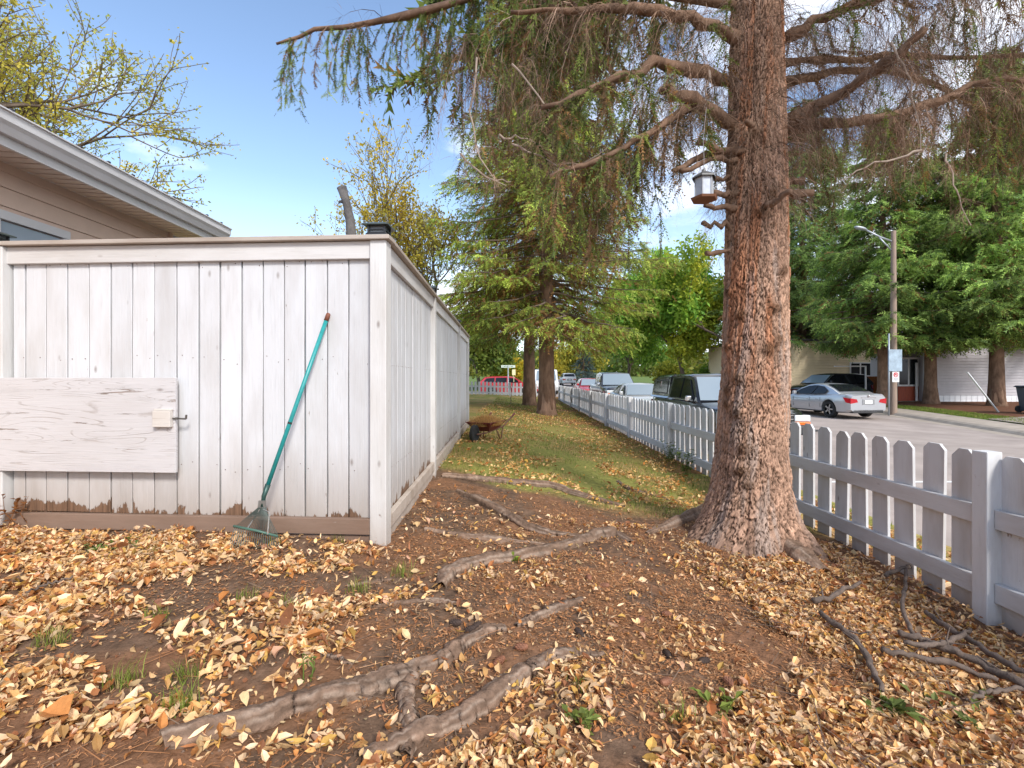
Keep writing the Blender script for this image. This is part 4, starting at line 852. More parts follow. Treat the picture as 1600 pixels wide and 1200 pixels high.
def hang(tw, gr, P, D, seg, nseg, live, grav=.35, w0=.003, side=4, slen=.10, dead=.2, spw=.013, spk=7, bright=1.3):
    """drooping twigs from points P; tw = twig mesh, gr = needle mesh; live: per-twig bool"""
    n = len(P); P = P.copy(); D = nrm(D); seg = np.broadcast_to(seg, (n,))[:, None]; w0 = np.broadcast_to(w0, (n,)); col = twigcol(n)*(.55+.9*rng.random((n, 1))); fb = .45+1.15*rng.random((n, 1)); fbr = (rng.random((n, 1)) < dead*.5)
    def gg(): q_ = greens(live.sum(), dead*.6, bright)*fb[live]*np.array((1.15, 1, .8)); return np.where(fbr[live], np.array((.23, .135, .065))*(.5+.8*rng.random((live.sum(), 1))), q_)
    for s_ in range(nseg):
        Q = P+D*seg; w1 = w0*(1-.75*s_/nseg); w2 = w0*(1-.75*(s_+1)/nseg); ribbons(tw, P, Q, w1, w2, col)
        for k in range(side if live.any() or s_ % 2 else side-1):
            t = rng.random((n, 1)); B = P*(1-t)+Q*t; d2 = nrm(D*.7+rand_dirs(n)*.9-np.array((0, 0, .35))); l2 = slen*(.4+rng.random((n, 1)))
            E = B+d2*l2; dd = ~live
            if dd.any():
                ribbons(tw, B[dd], E[dd], w1[dd]*.5, w1[dd]*.2, col[dd]); 
                E2 = E+nrm(d2+rand_dirs(n)*.8-np.array((0, 0, .4)))*l2*.8; ribbons(tw, E[dd], E2[dd], w1[dd]*.3, w1[dd]*.15, col[dd])
            if live.any(): sprigs(gr, B[live], d2[live], l2[live][:, 0]*1.3, spw*1.35, spk, gg())
        if live.any(): sprigs(gr, P[live], D[live], seg[live][:, 0]*1.1, spw*1.2, spk, gg())
        P = Q; D = nrm(D+np.array((0, 0, -grav))+rand_dirs(n)*.22)
def along(pts, n, jit=0.0):
    pts = np.asarray(pts); sg = np.linalg.norm(np.diff(pts, axis=0), axis=1); cu = np.concatenate([[0], np.cumsum(sg)]); s_ = np.sort(rng.random(n))*cu[-1]
    P = np.stack([np.interp(s_, cu, pts[:, k]) for k in range(3)], 1); T = np.stack([np.interp(s_, (cu[:-1]+cu[1:])/2, np.diff(pts, axis=0)[:, k]/sg) for k in range(3)], 1) if len(sg) > 1 else np.tile((pts[1]-pts[0])/sg[0], (n, 1))
    return P+rng.normal(size=P.shape)*jit, nrm(T), s_/cu[-1]
def smooth_path(pts, n=14):
    pts = np.asarray(pts, float); t = np.linspace(0, 1, len(pts)); u = np.linspace(0, 1, n); P0 = np.stack([np.interp(u, t, pts[:, k]) for k in range(3)], 1)
    for _ in range(2): P0[1:-1] = .25*P0[:-2]+.5*P0[1:-1]+.25*P0[2:]
    return P0
def spruce(label, x, y, h, R, z0, tr=.3, ncards=24000, group=None, dens=1.0, dead=.15, bright=1.0, blue=0, sl=.30, sw=.055, name='spruce_tree', lean=(0, 0), low=.15, tint=(1, 1, 1), droop=.35, clear=0, side=9):
    gz = float(G(x, y, False)); t = thing(name, label, 'spruce tree', (x, y, gz), rng.random()*6, group)
    m = MB(); zz = np.linspace(-.1, h, 16); rr_ = tr*(1-zz/h)**.9+.015; rr_[0] *= 1.2
    m.tube(np.stack([lean[0]*zz/h+.04*np.sin(zz), lean[1]*zz/h, zz], 1), rr_, 16, wob=.12); m.tube([(0, 0, -.1), (0, 0, .2), (0, 0, .8)], [tr*1.5, tr*1.18, tr*.98], 16, wob=.15)
    m.obj('trunk', BARK, t, smooth=True)
    g = MB(); b = MB(); z = z0; P_ = []; D_ = []; Sc = []; nl = 0
    while z < h-.3:
        u = (z-z0)/(h-z0); Rz = R*(1-u)**.75*min(1, .72+u*2.5); k = max(4, int(6+3*(1-u)))
        for q in range(k):
            a = rng.random()*6.283; r_ = Rz*(.65+.45*rng.random()); d = np.array((math.cos(a), math.sin(a), 0)); n = 8
            s_ = np.linspace(0, 1, n)[:, None]; rise = .10*r_*(u-.3); zb_ = z+rng.normal()*.12
            pts = d*r_*s_+np.array((0, 0, 1))*(rise*s_-droop*r_*s_**1.5*(1-u*.7)+.22*r_*s_**3*.8)+np.array((0, 0, zb_))
            pts[:, :2] += rng.normal(size=(n, 2))*.03*r_; b.tube(pts, np.linspace(.045*(1-u)+.012, .006, n), 5, c=(.2, .13, .09), cap=False)
            ns = int(side*dens*(.5+r_/2)); q0 = clear*(1-u)
            Pb, Tb, sb_ = along(pts[1:] if q0 == 0 else pts, max(4, ns)); lat = np.cross(Tb, (0, 0, 1.)); lat = nrm(lat)*np.where(rng.random(len(Pb)) < .5, -1, 1)[:, None]
            if q0: keep = sb_ > q0*.8; Pb, Tb, sb_, lat = Pb[keep], Tb[keep], sb_[keep], lat[keep]
            if len(Pb) == 0: continue
            dd = nrm(Tb*.75+lat*.8+np.array((0, 0, -.25))+rng.normal(size=Pb.shape)*.15); bl = (.28+.22*r_)*(1.1-sb_*.75)*(.6+.6*rng.random(len(Pb)))
            for w_ in range(3):
                tt = (w_+rng.random(len(Pb)))/3; Q = Pb+dd*(bl*tt)[:, None]; Q[:, 2] -= .25*bl*tt**2; P_.append(Q); D_.append(nrm(dd+rng.normal(size=Q.shape)*.35-np.array((0, 0, .18)))); Sc.append(np.clip(.3+.8*sb_, 0, 1))
            P_.append(pts[-3:]); D_.append(np.tile(nrm(pts[-1]-pts[-3]), (3, 1))); Sc.append(np.ones(3))
        z += .30*(1+.3*rng.random())
    P_ = np.concatenate(P_); D_ = np.concatenate(D_); Sc = np.concatenate(Sc); n = len(P_)
    if n > ncards: sel = rng.choice(n, ncards, replace=False); P_, D_, Sc = P_[sel], D_[sel], Sc[sel]; n = ncards
    dn = np.clip(dead*1.6*(1.25-Sc), 0, 1)[:, None]; cc = greens(n, 0, bright, blue); clump = vn(P_[:, 0]*1.3+P_[:, 2], P_[:, 1]*1.3+P_[:, 2]*1.7, 3)[:, None]
    cc = cc*(.25+1.45*clump)*np.array(tint); dm = rng.random((n, 1)) < dn*(.5+clump); cc = np.where(dm, np.array((.34, .175, .065))*(.45+.8*rng.random((n, 1))), cc)
    sprigs(g, P_, D_, sl*(.6+.7*rng.random(n)), sw, 4, cc, .3)
    g.obj('crown', NEED, t); b.obj('limbs', GBARK, t, smooth=True, kind='stuff'); return t
def broad(label, x, y, h, spread, name='ash_tree', cols=((.30, .24, .03), (.12, .16, .03)), nleaf=9000, lsize=.06, depth=5, tr=.18, fork=.28, up=.55, group=None, leafstart=3, seed=1, cl=.12, side_dir=None, kids=3, hang_=0, cat='tree', gzz=None):
    r = random.Random(seed); gz = float(G(x, y, False)) if gzz is None else gzz; t = thing(name, label, cat, (x, y, gz), 0, group); w = MB(); tips = []
    def grow(p, d, ln, rad, lv):
        n = 5; pts = [p]; q = p.copy(); dd = d.copy()
        for _ in range(n-1):
            dd = dd+np.array([r.gauss(0, .10) for _ in range(3)])+np.array((0, 0, .04*(up-hang_*lv))); dd /= np.linalg.norm(dd); q = q+dd*ln/(n-1); pts.append(q.copy())
        w.tube(pts, np.linspace(rad, rad*.62, n), 7 if lv < 3 else 4, c=(.2, .15, .11), cap=False)
        if lv >= leafstart: tips.append((np.array(pts), lv))
        if lv < depth:
            kk = kids+(1 if lv == 0 else 0)
            for c_ in range(kk):
                tpos = pts[-1] if c_ < 2 else pts[r.randint(2, 3)]
                ax = np.array([r.gauss(0, 1), r.gauss(0, 1), r.gauss(0, .6)]); ax -= ax.dot(dd)*dd; ax /= np.linalg.norm(ax)+1e-6
                an = r.uniform(.35, .85)*(1.0 if lv else spread); nd = dd*math.cos(an)+ax*math.sin(an); nd[2] += up*.25; nd /= np.linalg.norm(nd)
                grow(tpos.copy(), nd, ln*r.uniform(.66, .86), rad*.6, lv+1)
    grow(np.array((0, 0, -.1)), np.array((0, 0, 1.)), h*fork, tr, 0)
    w.obj('trunk', GBARK, t, smooth=True)
    P_ = []
    per = max(1, nleaf//max(1, len(tips)))
    for pts, lv in tips:
        Q, T, s_ = along(pts, per); P_.append(Q+rng.normal(size=Q.shape)*cl)
    P_ = np.concatenate(P_); n = len(P_); D = nrm(rng.normal(size=(n, 3))+np.array((0, 0, -.5))); S = nrm(np.cross(D, rand_dirs(n))); ls = lsize*(.6+.8*rng.random((n, 1)))
    q = vn(P_[:, 0]*1.1+5, P_[:, 2]*1.1+P_[:, 1], seed)[:, None]; q = np.clip(q*1.4-.2+rng.normal(size=(n, 1))*.2, 0, 1); cc = (np.array(cols[0])*q+np.array(cols[1])*(1-q))*(.75+.5*rng.random((n, 1)))
    V = np.stack([P_, P_+D*ls*.5+S*ls*.26, P_+D*ls, P_+D*ls*.5-S*ls*.26], 1).reshape(-1, 3); g = MB(); g.add(V, np.arange(4*n).reshape(-1, 4), np.repeat(cc, 4, 0)); g.obj('crown', LEAF, t)
    return t

# ---------------------------------------------------------------- the big near spruce
BX, BY = 1.975, 3.92
big = thing('spruce_tree', 'huge rough-barked spruce trunk with snagged dead branches beside the picket fence', 'spruce tree', (BX, BY, 0))
nth, nz_ = 380, 760; zt = np.linspace(.12, 7.5, nz_); th = np.linspace(0, 2*math.pi, nth, endpoint=False)
TH, ZZ = np.meshgrid(th, zt)
cx = np.interp(ZZ, [.3, 1.7, 4.3, 7.5], [-.05, 0, .02, .05]); r0 = np.interp(ZZ, [.12, .45, .62, .85, 1.15, 1.73, 3.2, 4.4, 7.5], [.46, .365, .315, .278, .255, .237, .212, .180, .135])
fl = np.exp(-np.maximum(ZZ-.25, 0)/.22)
def lobe(a, w_): return np.exp(-(((TH-a+math.pi) % (2*math.pi)-math.pi)/w_)**2)
lob = .34*lobe(-.62, .26)+.34*lobe(math.pi+.12, .42)+.20*lobe(-1.75, .35)+.16*lobe(-2.5, .3)+.3*lobe(1.0, .4)+.25*lobe(2.1, .4)
r0 = r0+fl*lob+.018*np.sin(TH*5+ZZ*.6)*np.exp(-np.maximum(ZZ-.5, 0)/1.2)+.012*np.sin(TH*3+1+ZZ*.8)
# bark plates: jittered Worley on the unrolled surface
def worley(u, v, per, seed):
    iu = np.floor(u).astype(int); iv = np.floor(v).astype(int); F1 = np.full(u.shape, 9.); F2 = F1.copy(); ID = np.zeros(u.shape)
    for a in (-1, 0, 1):
        for b in (-1, 0, 1):
            cu = iu+a; cv = iv+b; cuw = cu % per; px_ = cu+.15+.7*_h(cuw, cv, seed); py_ = cv+.15+.7*_h(cuw, cv, seed+1); d = np.hypot(u-px_, v-py_); idd = _h(cuw, cv, seed+2)
            nw = d < F1; F2 = np.where(nw, F1, np.minimum(F2, d)); ID = np.where(nw, idd, ID); F1 = np.where(nw, d, F1)
    return F1, F2, ID
wu = TH/(2*math.pi)*46+2.2*(fbm(np.cos(TH)*6+5, ZZ*12+np.sin(TH)*6, 3, 5)-.5)*2; wv = ZZ*12+2.0*(fbm(np.cos(TH)*7, ZZ*10+np.sin(TH)*7, 8, 5)-.5)*2
F1, F2, ID = worley(wu, wv, 46, 11); pl = ss(.03, .21, F2-F1)
F1b, F2b, IDb = worley(wu*2.0, wv*2.7, 92, 31); pl2 = ss(.02, .2, F2b-F1b)
low = fbm(np.cos(TH)*2+3, ZZ*1.6+np.sin(TH)*2, 17)
disp = .0125*pl*(.3+1.2*ID)+.0045*pl2*(.3+IDb)+.006*(fbm(np.cos(TH)*20, ZZ*22+np.sin(TH)*20, 29)-.5)+.012*(low-.5)
# vertical furrows
fur = ss(.60, .78, fbm(np.cos(TH)*9+np.sin(TH)*2, ZZ*.9+np.sin(TH)*9, 23)); disp -= .014*fur*(ZZ > .3)
colr = np.array((.47, .29, .20))*(.70+.5*ID[..., None])*(.72+.5*IDb[..., None])
reddish = ss(.44, .58, fbm(np.cos(TH)*3.2+1, ZZ*1.0+np.sin(TH)*3.2, 91))*ss(1.2, 2.2, ZZ); colr = colr*(1-reddish[..., None]*.75)+np.array((.44, .18, .085))*(.7+.6*ID[..., None])*reddish[..., None]*.75
greyp = ss(.55, .7, fbm(np.cos(TH)*4+7, ZZ*1.5+np.sin(TH)*4, 95))*(1-.5*ss(2, 4, ZZ)); colr = colr*(1-greyp[..., None]*.5)+np.array((.42, .36, .32))*greyp[..., None]*.5
crev = (1-pl)[..., None]*.92+(1-pl2)[..., None]*.28; colr = colr*(1-np.clip(crev, 0, .92))+np.array((.055, .032, .02))*np.clip(crev, 0, .92)
# knots
kn = [(1140, 450), (1166, 490), (1212, 480), (1215, 530), (1145, 540), (1150, 610), (1162, 645), (1162, 590), (1165, 735), (1170, 755), (1128, 632), (1170, 700), (1200, 545), (1150, 235), (1205, 300), (1180, 200), (1225, 420), (1145, 330), (1190, 330)]
for kx, ky in kn:
    D = BY-.23; z = CZ-(ky-HY)*D/F; xx = (kx-CX)*D/F-BX; rr = np.interp(z, [.12, 1.15, 1.73, 4.4], [.46, .268, .25, .195]); a = -math.acos(max(-.97, min(.97, xx/rr)))
    dd = np.hypot(((TH-a+math.pi) % (2*math.pi)-math.pi)*rr, (ZZ-z)*1.1); disp += .034*np.exp(-(dd/.042)**2)-.016*np.exp(-(dd/.014)**2); km = (np.exp(-(dd/.050)**2))[..., None]; colr = colr*(1-km*.75)+np.array((.085, .042, .02))*(.6+.9*IDb[..., None])*km*.75
sd_m = ss(0, .25, ZZ)[..., None]
rr_ = r0+disp; V = np.stack([BX+cx+rr_*np.cos(TH)-BX, rr_*np.sin(TH), ZZ], 2); 
dirtc = (1-ss(.35, .60, ZZ+.12*(low-.5)))[..., None]*.55; colr = colr*(1-dirtc)+np.array((.14, .095, .07))*dirtc
i, j = np.meshgrid(np.arange(nz_-1), np.arange(nth), indexing='ij'); i = i.ravel(); j = j.ravel(); j2 = (j+1) % nth
m = MB(); m.add(V.reshape(-1, 3), np.stack([i*nth+j, i*nth+j2, (i+1)*nth+j2, (i+1)*nth+j], 1), colr.reshape(-1, 3))
BB = M('plated_bark', (0, 0, 0), .88, attr=True, var=.22, vs=60, bump=.6, bs=130, spec=.12, stretch=(1, 1, .6)); m.obj('trunk', BB, big, smooth=True)
# upper trunk
m = MB(); m.tube([(.05, 0, 7.4), (.1, 0, 11), (.15, 0, 17)], [.142, .10, .02], 14); m.obj('upper_trunk', BARK, big, smooth=True)
O = np.array((BX, BY, 0))
def limb(pts, r0, r1, n=16, nm='limb', rough=.45):
    p = smooth_path([np.asarray(q)-O for q in pts], n); p[1:] += rng.normal(size=(n-1, 3))*.012; m = MB(); m.tube(p, np.linspace(r0, r1, n)*(1+.12*rng.normal(size=n)), 10, wob=rough, c=None); m.obj(nm, BARK, big, smooth=True); return p
tw = MB(); gr = MB()
def dress(p, n, live, seg, nseg, **k):
    P, T, s_ = along(p, n, .01); lat = nrm(np.cross(T, (0, 0, 1.)))*np.where(rng.random(n) < .5, -1, 1)[:, None]
    D = nrm(T*.5+lat*(.3+.6*rng.random((n, 1)))+np.array((0, 0, -.25))+rng.normal(size=P.shape)*.35); lv = rng.random(n) < (live*(.25+1.5*s_) if live < 1 else 1.1)
    hang(tw, gr, P, D, seg*(.5+.8*rng.random(n)), nseg, lv, **k)
T0 = lambda y_, s_=-1: W(1135 if s_ < 0 else 1228, y_, BY)
def LW(*a): return [W(*q) for q in a]
A = limb(LW((1150, 125, 3.9), (1118, 117, 3.8), (1060, 105, 3.7), (1010, 99, 3.6), (968, 120, 3.55), (920, 142, 3.5), (850, 170, 3.5)), .055, .018)
dress(A, 90, .25, .085, 6, grav=.5, dead=.35)
B = limb(LW((1160, 205, 3.9), (1130, 186, 3.8), (1085, 153, 3.7), (1055, 146, 3.65), (1031, 141, 3.6)), .055, .030, 10); dress(B, 26, .0, .05, 5)
C = limb(LW((1110, 172, 3.85), (1076, 162, 3.7), (1040, 190, 3.6), (1010, 213, 3.55), (950, 246, 3.5), (905, 264, 3.45), (860, 273, 3.4)), .036, .014); dress(C, 75, .5, .10, 6, grav=.6, dead=.5)
for pts, r in ((LW((1160, 235, 3.8), (1125, 232, 3.72), (1094, 222, 3.65)), .032), (LW((1150, 240, 3.85), (1100, 244, 3.75), (1049, 264, 3.65)), .026), (LW((1150, 250, 3.8), (1108, 246, 3.7), (1062, 272, 3.6)), .024),
               (LW((1150, 326, 3.8), (1103, 321, 3.70)), .024), (LW((1150, 352, 3.85), (1096, 350, 3.75)), .02), (LW((1150, 392, 3.85), (1104, 397, 3.75)), .02), (LW((1150, 300, 3.8), (1112, 305, 3.72)), .022),
               (LW((1195, 318, 3.66), (1238, 298, 3.5)), .026), (LW((1222, 305, 3.85), (1262, 305, 3.8)), .03), (LW((1180, 200, 3.66), (1166, 188, 3.5)), .02), (LW((1225, 285, 3.9), (1258, 280, 3.9)), .026), (LW((1150, 275, 3.9), (1118, 281, 3.8)), .02)):
    p = limb(pts, r, r*.8, 7, 'branch_stub'); dress(p, 5, 0, .035, 4)
E = limb(LW((1215, 195, 3.95), (1250, 178, 3.9), (1320, 144, 3.7), (1368, 111, 3.5), (1410, 78, 3.4), (1445, 40, 3.3)), .055, .024); dress(E, 120, .02, .085, 6, grav=.5)
Fl = limb(LW((1215, 205, 4.0), (1275, 195, 4.0), (1340, 192, 4.0), (1386, 189, 4.0), (1470, 156, 4.1), (1530, 126, 4.1), (1600, 120, 4.1), (1750, 140, 4.2)), .05, .016, 20); dress(Fl, 160, .06, .095, 6, grav=.45, dead=.5)
Gl = limb(LW((1225, 130, 4.1), (1296, 114, 4.4), (1392, 108, 4.6), (1455, 129, 4.8), (1520, 160, 4.9), (1620, 190, 5.0)), .04, .014); dress(Gl, 120, .08, .11, 6, grav=.5, dead=.4)
Hl = limb(LW((1222, 100, 4.0), (1320, 92, 4.3), (1410, 84, 4.6), (1600, 90, 4.8), (1700, 100, 4.9)), .035, .014); dress(Hl, 100, .08, .10, 6, dead=.4)
H2 = limb(LW((1225, 60, 3.9), (1300, 20, 3.9), (1420, -20, 3.9), (1600, -30, 3.9)), .045, .016); dress(H2, 220, .05, .12, 6, grav=.5, dead=.4)
I1 = limb(LW((1150, 60, 3.8), (1060, 20, 3.6), (940, 10, 3.5), (800, 20, 3.5)), .05, .016); dress(I1, 110, .15, .12, 6, grav=.5, dead=.4)
I2 = limb(LW((1150, 10, 3.9), (1000, -30, 3.8), (800, -20, 3.8), (640, 25, 3.8), (480, 50, 3.8), (430, 66, 3.8)), .05, .008); P, T, s_ = along(I2, 90, .01); k_ = s_ > .45
hang(tw, gr, P[k_], nrm(T[k_]*.3+np.array((0, 0, -.9))+rng.normal(size=P[k_].shape)*.25), .060+.05*rng.random(k_.sum()), 6, np.ones(k_.sum(), bool), grav=.8, dead=.30, slen=.055, spw=.012, bright=1.4)
dress(I2, 40, .4, .08, 5, grav=.5)
# drooping curtains of dead branchlets left of the middle, and a few live ones
for px0, py0, px1, py1, D, n, sg, lv, ns in ((690, 70, 770, 66, 3.7, 32, .13, .15, 8), (760, 90, 880, 120, 4.2, 42, .13, .15, 7), (820, 170, 960, 130, 4.4, 40, .14, .30, 9), (930, 240, 1010, 215, 4.0, 50, .12, .30, 9), (1000, 150, 1120, 130, 4.4, 60, .12, .2, 8), (860, 250, 960, 240, 4.4, 14, .13, .5, 8), (1250, 190, 1350, 190, 4.4, 50, .12, .15, 8), (1400, 170, 1500, 150, 4.3, 60, .11, .15, 8), (1500, 140, 1640, 130, 4.5, 80, .12, .35, 8), (1330, 60, 1640, 60, 4.6, 70, .10, .05, 7), (1370, 190, 1440, 175, 3.9, 50, .09, .0, 6), (700, 40, 900, 30, 4.6, 40, .12, .7, 7), (900, 30, 1100, 20, 4.6, 60, .10, .4, 7), (1240, 30, 1600, 20, 4.6, 110, .10, .08, 6)):
    P, T, s_ = along(np.array(LW((px0, py0, D), (px1, py1, D)))-O, n, .07); hang(tw, gr, P, nrm(np.array((-.15, 0, -.8))+rng.normal(size=P.shape)*.28), sg*(.5+.6*rng.random(n)), ns, rng.random(n) < lv, grav=.35, dead=.4, slen=.10)
# whiskers on the trunk top
n = 1000; zz = 3.1+2.1*rng.random(n); a = -rng.random(n)*math.pi*1.1+.1; P = np.stack([.21*np.cos(a), .21*np.sin(a), zz], 1); hang(tw, gr, P, nrm(np.stack([np.cos(a), np.sin(a), -.4+0*a], 1)+rng.normal(size=P.shape)*.6), .04+.07*rng.random(n), 4, np.zeros(n, bool), grav=.5, w0=.0022, side=1, slen=.06)
# long pale bare sticks
for pts in (LW((800, 100, 3.6), (842, 150, 3.6), (880, 200, 3.6), (905, 232, 3.6)), LW((745, 90, 3.5), (735, 170, 3.5), (745, 260, 3.5), (790, 290, 3.5)), LW((800, 225, 3.6), (840, 245, 3.6), (890, 262, 3.6), (950, 233, 3.6)), LW((1392, 66, 3.3), (1410, 100, 3.3), (1430, 140, 3.3), (1440, 235, 3.3)), LW((1440, 235, 3.3), (1400, 250, 3.3), (1350, 262, 3.3), (1320, 280, 3.3)), LW((1108, 110, 3.55), (1105, 150, 3.55), (1102, 172, 3.56)), LW((1478, 240, 3.7), (1490, 290, 3.7), (1515, 350, 3.7)), LW((780, 210, 3.6), (820, 215, 3.6), (860, 240, 3.6)), LW((720, 240, 3.6), (760, 280, 3.6), (800, 285, 3.6))):
    p = smooth_path(np.array(pts)-O, 10); p[1:] += rng.normal(size=(9, 3))*.012; m = MB(); m.tube(p, np.linspace(.008, .003, 10), 6); m.obj('bare_stick', M('pale_stick', (.36, .28, .22), .8), big); dress(p, 12, 0, .04, 4)
# live upper crown shading the yard
for k in range(34):
    z = 5.2+rng.random()*8.5; a = rng.random()*6.283; R_ = (3.6-.22*(z-5))*(.7+.4*rng.random()); d = np.array((math.cos(a), math.sin(a), 0)); s_ = np.linspace(0, 1, 8)[:, None]
    p = d*R_*s_+np.array((0, 0, 1))*(z-.25*R_*s_**1.4+.12*R_*s_**3); m = MB(); m.tube(p, np.linspace(.045, .01, 8), 6); m.obj('limb', BARK, big)
    P, T, q = along(p, 42, .02); lat = nrm(np.cross(T, (0, 0, 1.)))*np.where(rng.random(42) < .5, -1, 1)[:, None]; hang(tw, gr, P, nrm(T*.6+lat*.8), .15+.1*rng.random(42), 4, q > .25, dead=.3, spw=.04, spk=3, slen=.2, side=2)
gr.obj('needle_foliage', NEED, big); tw.obj('dead_branchlets', TWIG, big, kind='stuff')

# ---------------------------------------------------------------- surface roots (parts of the big spruce)
RT = M('root_bark', (0, 0, 0), .88, attr=True, var=.38, vs=26, bump=1.0, bs=60, stretch=(1, 1, 1), spec=.12)
def root(px, r, sink=.45, rz=0):
    pts = []
    for (x, y) in px:
        g_ = GP(x, y); pts.append(g_)
    pts = np.array(pts); n = max(24, len(pts)*12); p = smooth_path(pts, n); rad = np.interp(np.linspace(0, 1, n), np.linspace(0, 1, len(r)), r)*1.0*(1+.10*np.interp(np.arange(n), np.arange(0, n+4, 4), rng.normal(size=len(np.arange(0, n+4, 4)))))
    p[:, :2] += rng.normal(size=(n, 2))*.003; p[:, 2] = G(p[:, 0], p[:, 1])+rad*(.95-2*sink)+rng.normal(size=n)*.001; p -= O; m = MB(); nn = 26; pf_ = 1+.09*np.interp(np.arange(nn), np.arange(0, nn+2, 2), rng.normal(size=len(np.arange(0, nn+2, 2)))); m.tube(p, rad, nn, c=None, wob=.05, cap=False, prof=pf_, twist=.12)
    pr2 = np.stack([np.interp((np.arange(nn)+.12*i) % nn, np.arange(nn+1), np.append(pf_, pf_[0])) for i in range(n)]); ii, jj = np.meshgrid(np.arange(n), np.arange(nn), indexing='ij'); fl_ = fbm(ii*.12+rad[0]*900, jj*.9, 5, 4)
    c = np.array((.23, .15, .105))*(.45+1.9*np.clip(pr2-.80, 0, .5))[..., None]*(.45+1.1*fl_[..., None]); gy_ = ss(.5, .62, fl_)[..., None]; c = c*(1-gy_*.6)+np.array((.30, .235, .185))*gy_*.6; m.c[-1] = c.reshape(-1, 3); m.obj('root', RT, big, smooth=True)
root([(692, 744), (740, 748), (790, 752), (860, 760), (910, 775), (975, 793)], [.03, .05, .05, .045, .05, .035, .02], .35)
root([(715, 768), (750, 785), (790, 805), (820, 822), (860, 835), (905, 838)], [.03, .045, .05, .045, .03, .02], .35)
root([(665, 830), (720, 840), (780, 846), (850, 850)], [.02, .035, .035, .015], .55)
root([(985, 852), (960, 836), (930, 838), (890, 852), (850, 862), (790, 872), (730, 886), (700, 900), (686, 922)], [.03, .055, .06, .05, .045, .045, .05, .05, .025], .45)
root([(1290, 905), (1240, 880), (1200, 845)], [.05, .10, .12], .35)
root([(1010, 835), (1060, 822), (1110, 800)], [.02, .06, .10], .45)
root([(910, 938), (870, 948), (830, 968), (805, 980)], [.02, .030, .026, .012], .4)
root([(788, 984), (755, 992), (720, 1012), (690, 1032), (640, 1055), (560, 1078), (470, 1100), (380, 1130), (250, 1165)], [.018, .030, .034, .038, .042, .040, .038, .042, .035], .35)
root([(650, 1045), (632, 1075), (636, 1105), (645, 1140), (630, 1180)], [.036, .030, .028, .026, .018], .4)
root([(945, 1022), (900, 1022), (860, 1032), (835, 1048), (800, 1070), (760, 1095), (710, 1125), (640, 1150), (560, 1185)], [.012, .028, .030, .034, .034, .034, .036, .032, .02], .35)
root([(495, 926), (460, 936), (425, 952)], [.012, .016, .010], .3)
root([(715, 945), (670, 940), (620, 945), (575, 950)], [.008, .016, .014, .008], .35)
root([(545, 918), (590, 912), (610, 908)], [.008, .014, .008], .4)
root([(500, 1020), (530, 1028), (548, 1038)], [.006, .010, .006], .3)
root([(965, 753), (985, 765), (1040, 778), (1075, 785)], [.022, .03, .018, .01], .5)

# ---------------------------------------------------------------- bird feeder
fx = W(1100, 292, 3.5); fd = thing('bird_feeder', 'small hexagonal clear-sided bird feeder hanging by a cord from a cut branch stub', 'bird feeder', (fx[0], fx[1], fx[2]))
m = MB(); pr = [(.062, -.078), (.062, .062)]; m.lathe(pr, 6); m.obj('clear_panels', M('milky_plastic', (.50, .54, .60), .25, var=.15, vs=20), fd)
m = MB()
for q in range(6): a = q*math.pi/3; m.box((-.004, -.004, -.078), (.004, .004, .064), T=(.064*math.cos(a), .064*math.sin(a), 0))
m.obj('corner_strips', M('grey_plastic', (.30, .31, .33), .5), fd)
m = MB(); m.lathe([(.088, .058), (.086, .068), (.05, .092), (.016, .112), (.012, .13), (.001, .132)], 6); m.obj('roof', M('grey_feeder_roof', (.12, .12, .12), .5), fd)
m = MB(); m.lathe([(.001, -.098), (.092, -.098), (.10, -.082), (.092, -.079), (.001, -.079)], 6); m.obj('tray', M('brown_tray', (.20, .085, .04), .7), fd)
m = MB(); m.tube([(0, 0, .13), (.0, 0, .22), (.002, .02, .34)], .0022, 5); m.tube([(.002, .02, .34), (.012, .02, .46), (.03, .03, .60)], .0022, 5); m.obj('cord', M('grey_cord', (.33, .31, .30), .8), fd)

# ---------------------------------------------------------------- middle spruces and the trees behind
spruce('tall spruce with brownish drooping boughs, nearer of the pair in the middle of the yard', 1.19, 16.5, 21, 4.3, 3.1, tr=.27, ncards=120000, dead=.46, bright=2.9, tint=(1.22, 1.03, .66), sl=.21, sw=.045, droop=.40, side=34)
spruce('tall spruce just left of and behind its twin in the middle of the yard', .80, 21.8, 20, 4.8, 3.9, tr=.27, ncards=80000, dead=.32, bright=2.8, tint=(1.2, 1.03, .66), sl=.26, sw=.055, droop=.36, side=14)
kw = dict(sl=.38, sw=.08, droop=.30, side=20, dead=.10, tint=(1.02, 1, .88))
spruce('bright green spruce behind the utility pole across the street', 18.7, 24.2, 15, 4.1, 3.4, tr=.27, ncards=46000, bright=2.3, **kw)
spruce('spruce between the pole and the grey house wall across the street', 21.2, 24.3, 12.5, 4.0, 3.4, tr=.27, ncards=40000, bright=2.2, **kw)
spruce('spruce with a bare trunk in front of the grey siding at the right', 22.6, 22.4, 17, 4.4, 3.5, tr=.29, ncards=48000, bright=2.6, **kw)
spruce('spruce at the right edge beyond the wheelie bin', 28.5, 26.5, 19, 5.0, 3.4, tr=.3, ncards=30000, bright=2.2, **kw)
spruce('dark spruce behind the cream house, just right of the big trunk', 21.8, 36, 22, 6.6, 4.2, tr=.33, ncards=30000, bright=2.0, sl=.5, sw=.10, droop=.3, side=14, dead=.1)
spruce('small blue-green spruce far down the street above the dark grey pickup', 11.6, 78, 6.2, 2.4, .4, tr=.15, ncards=6000, blue=.85, bright=1.3, sl=.5, sw=.10, side=7, dead=0)
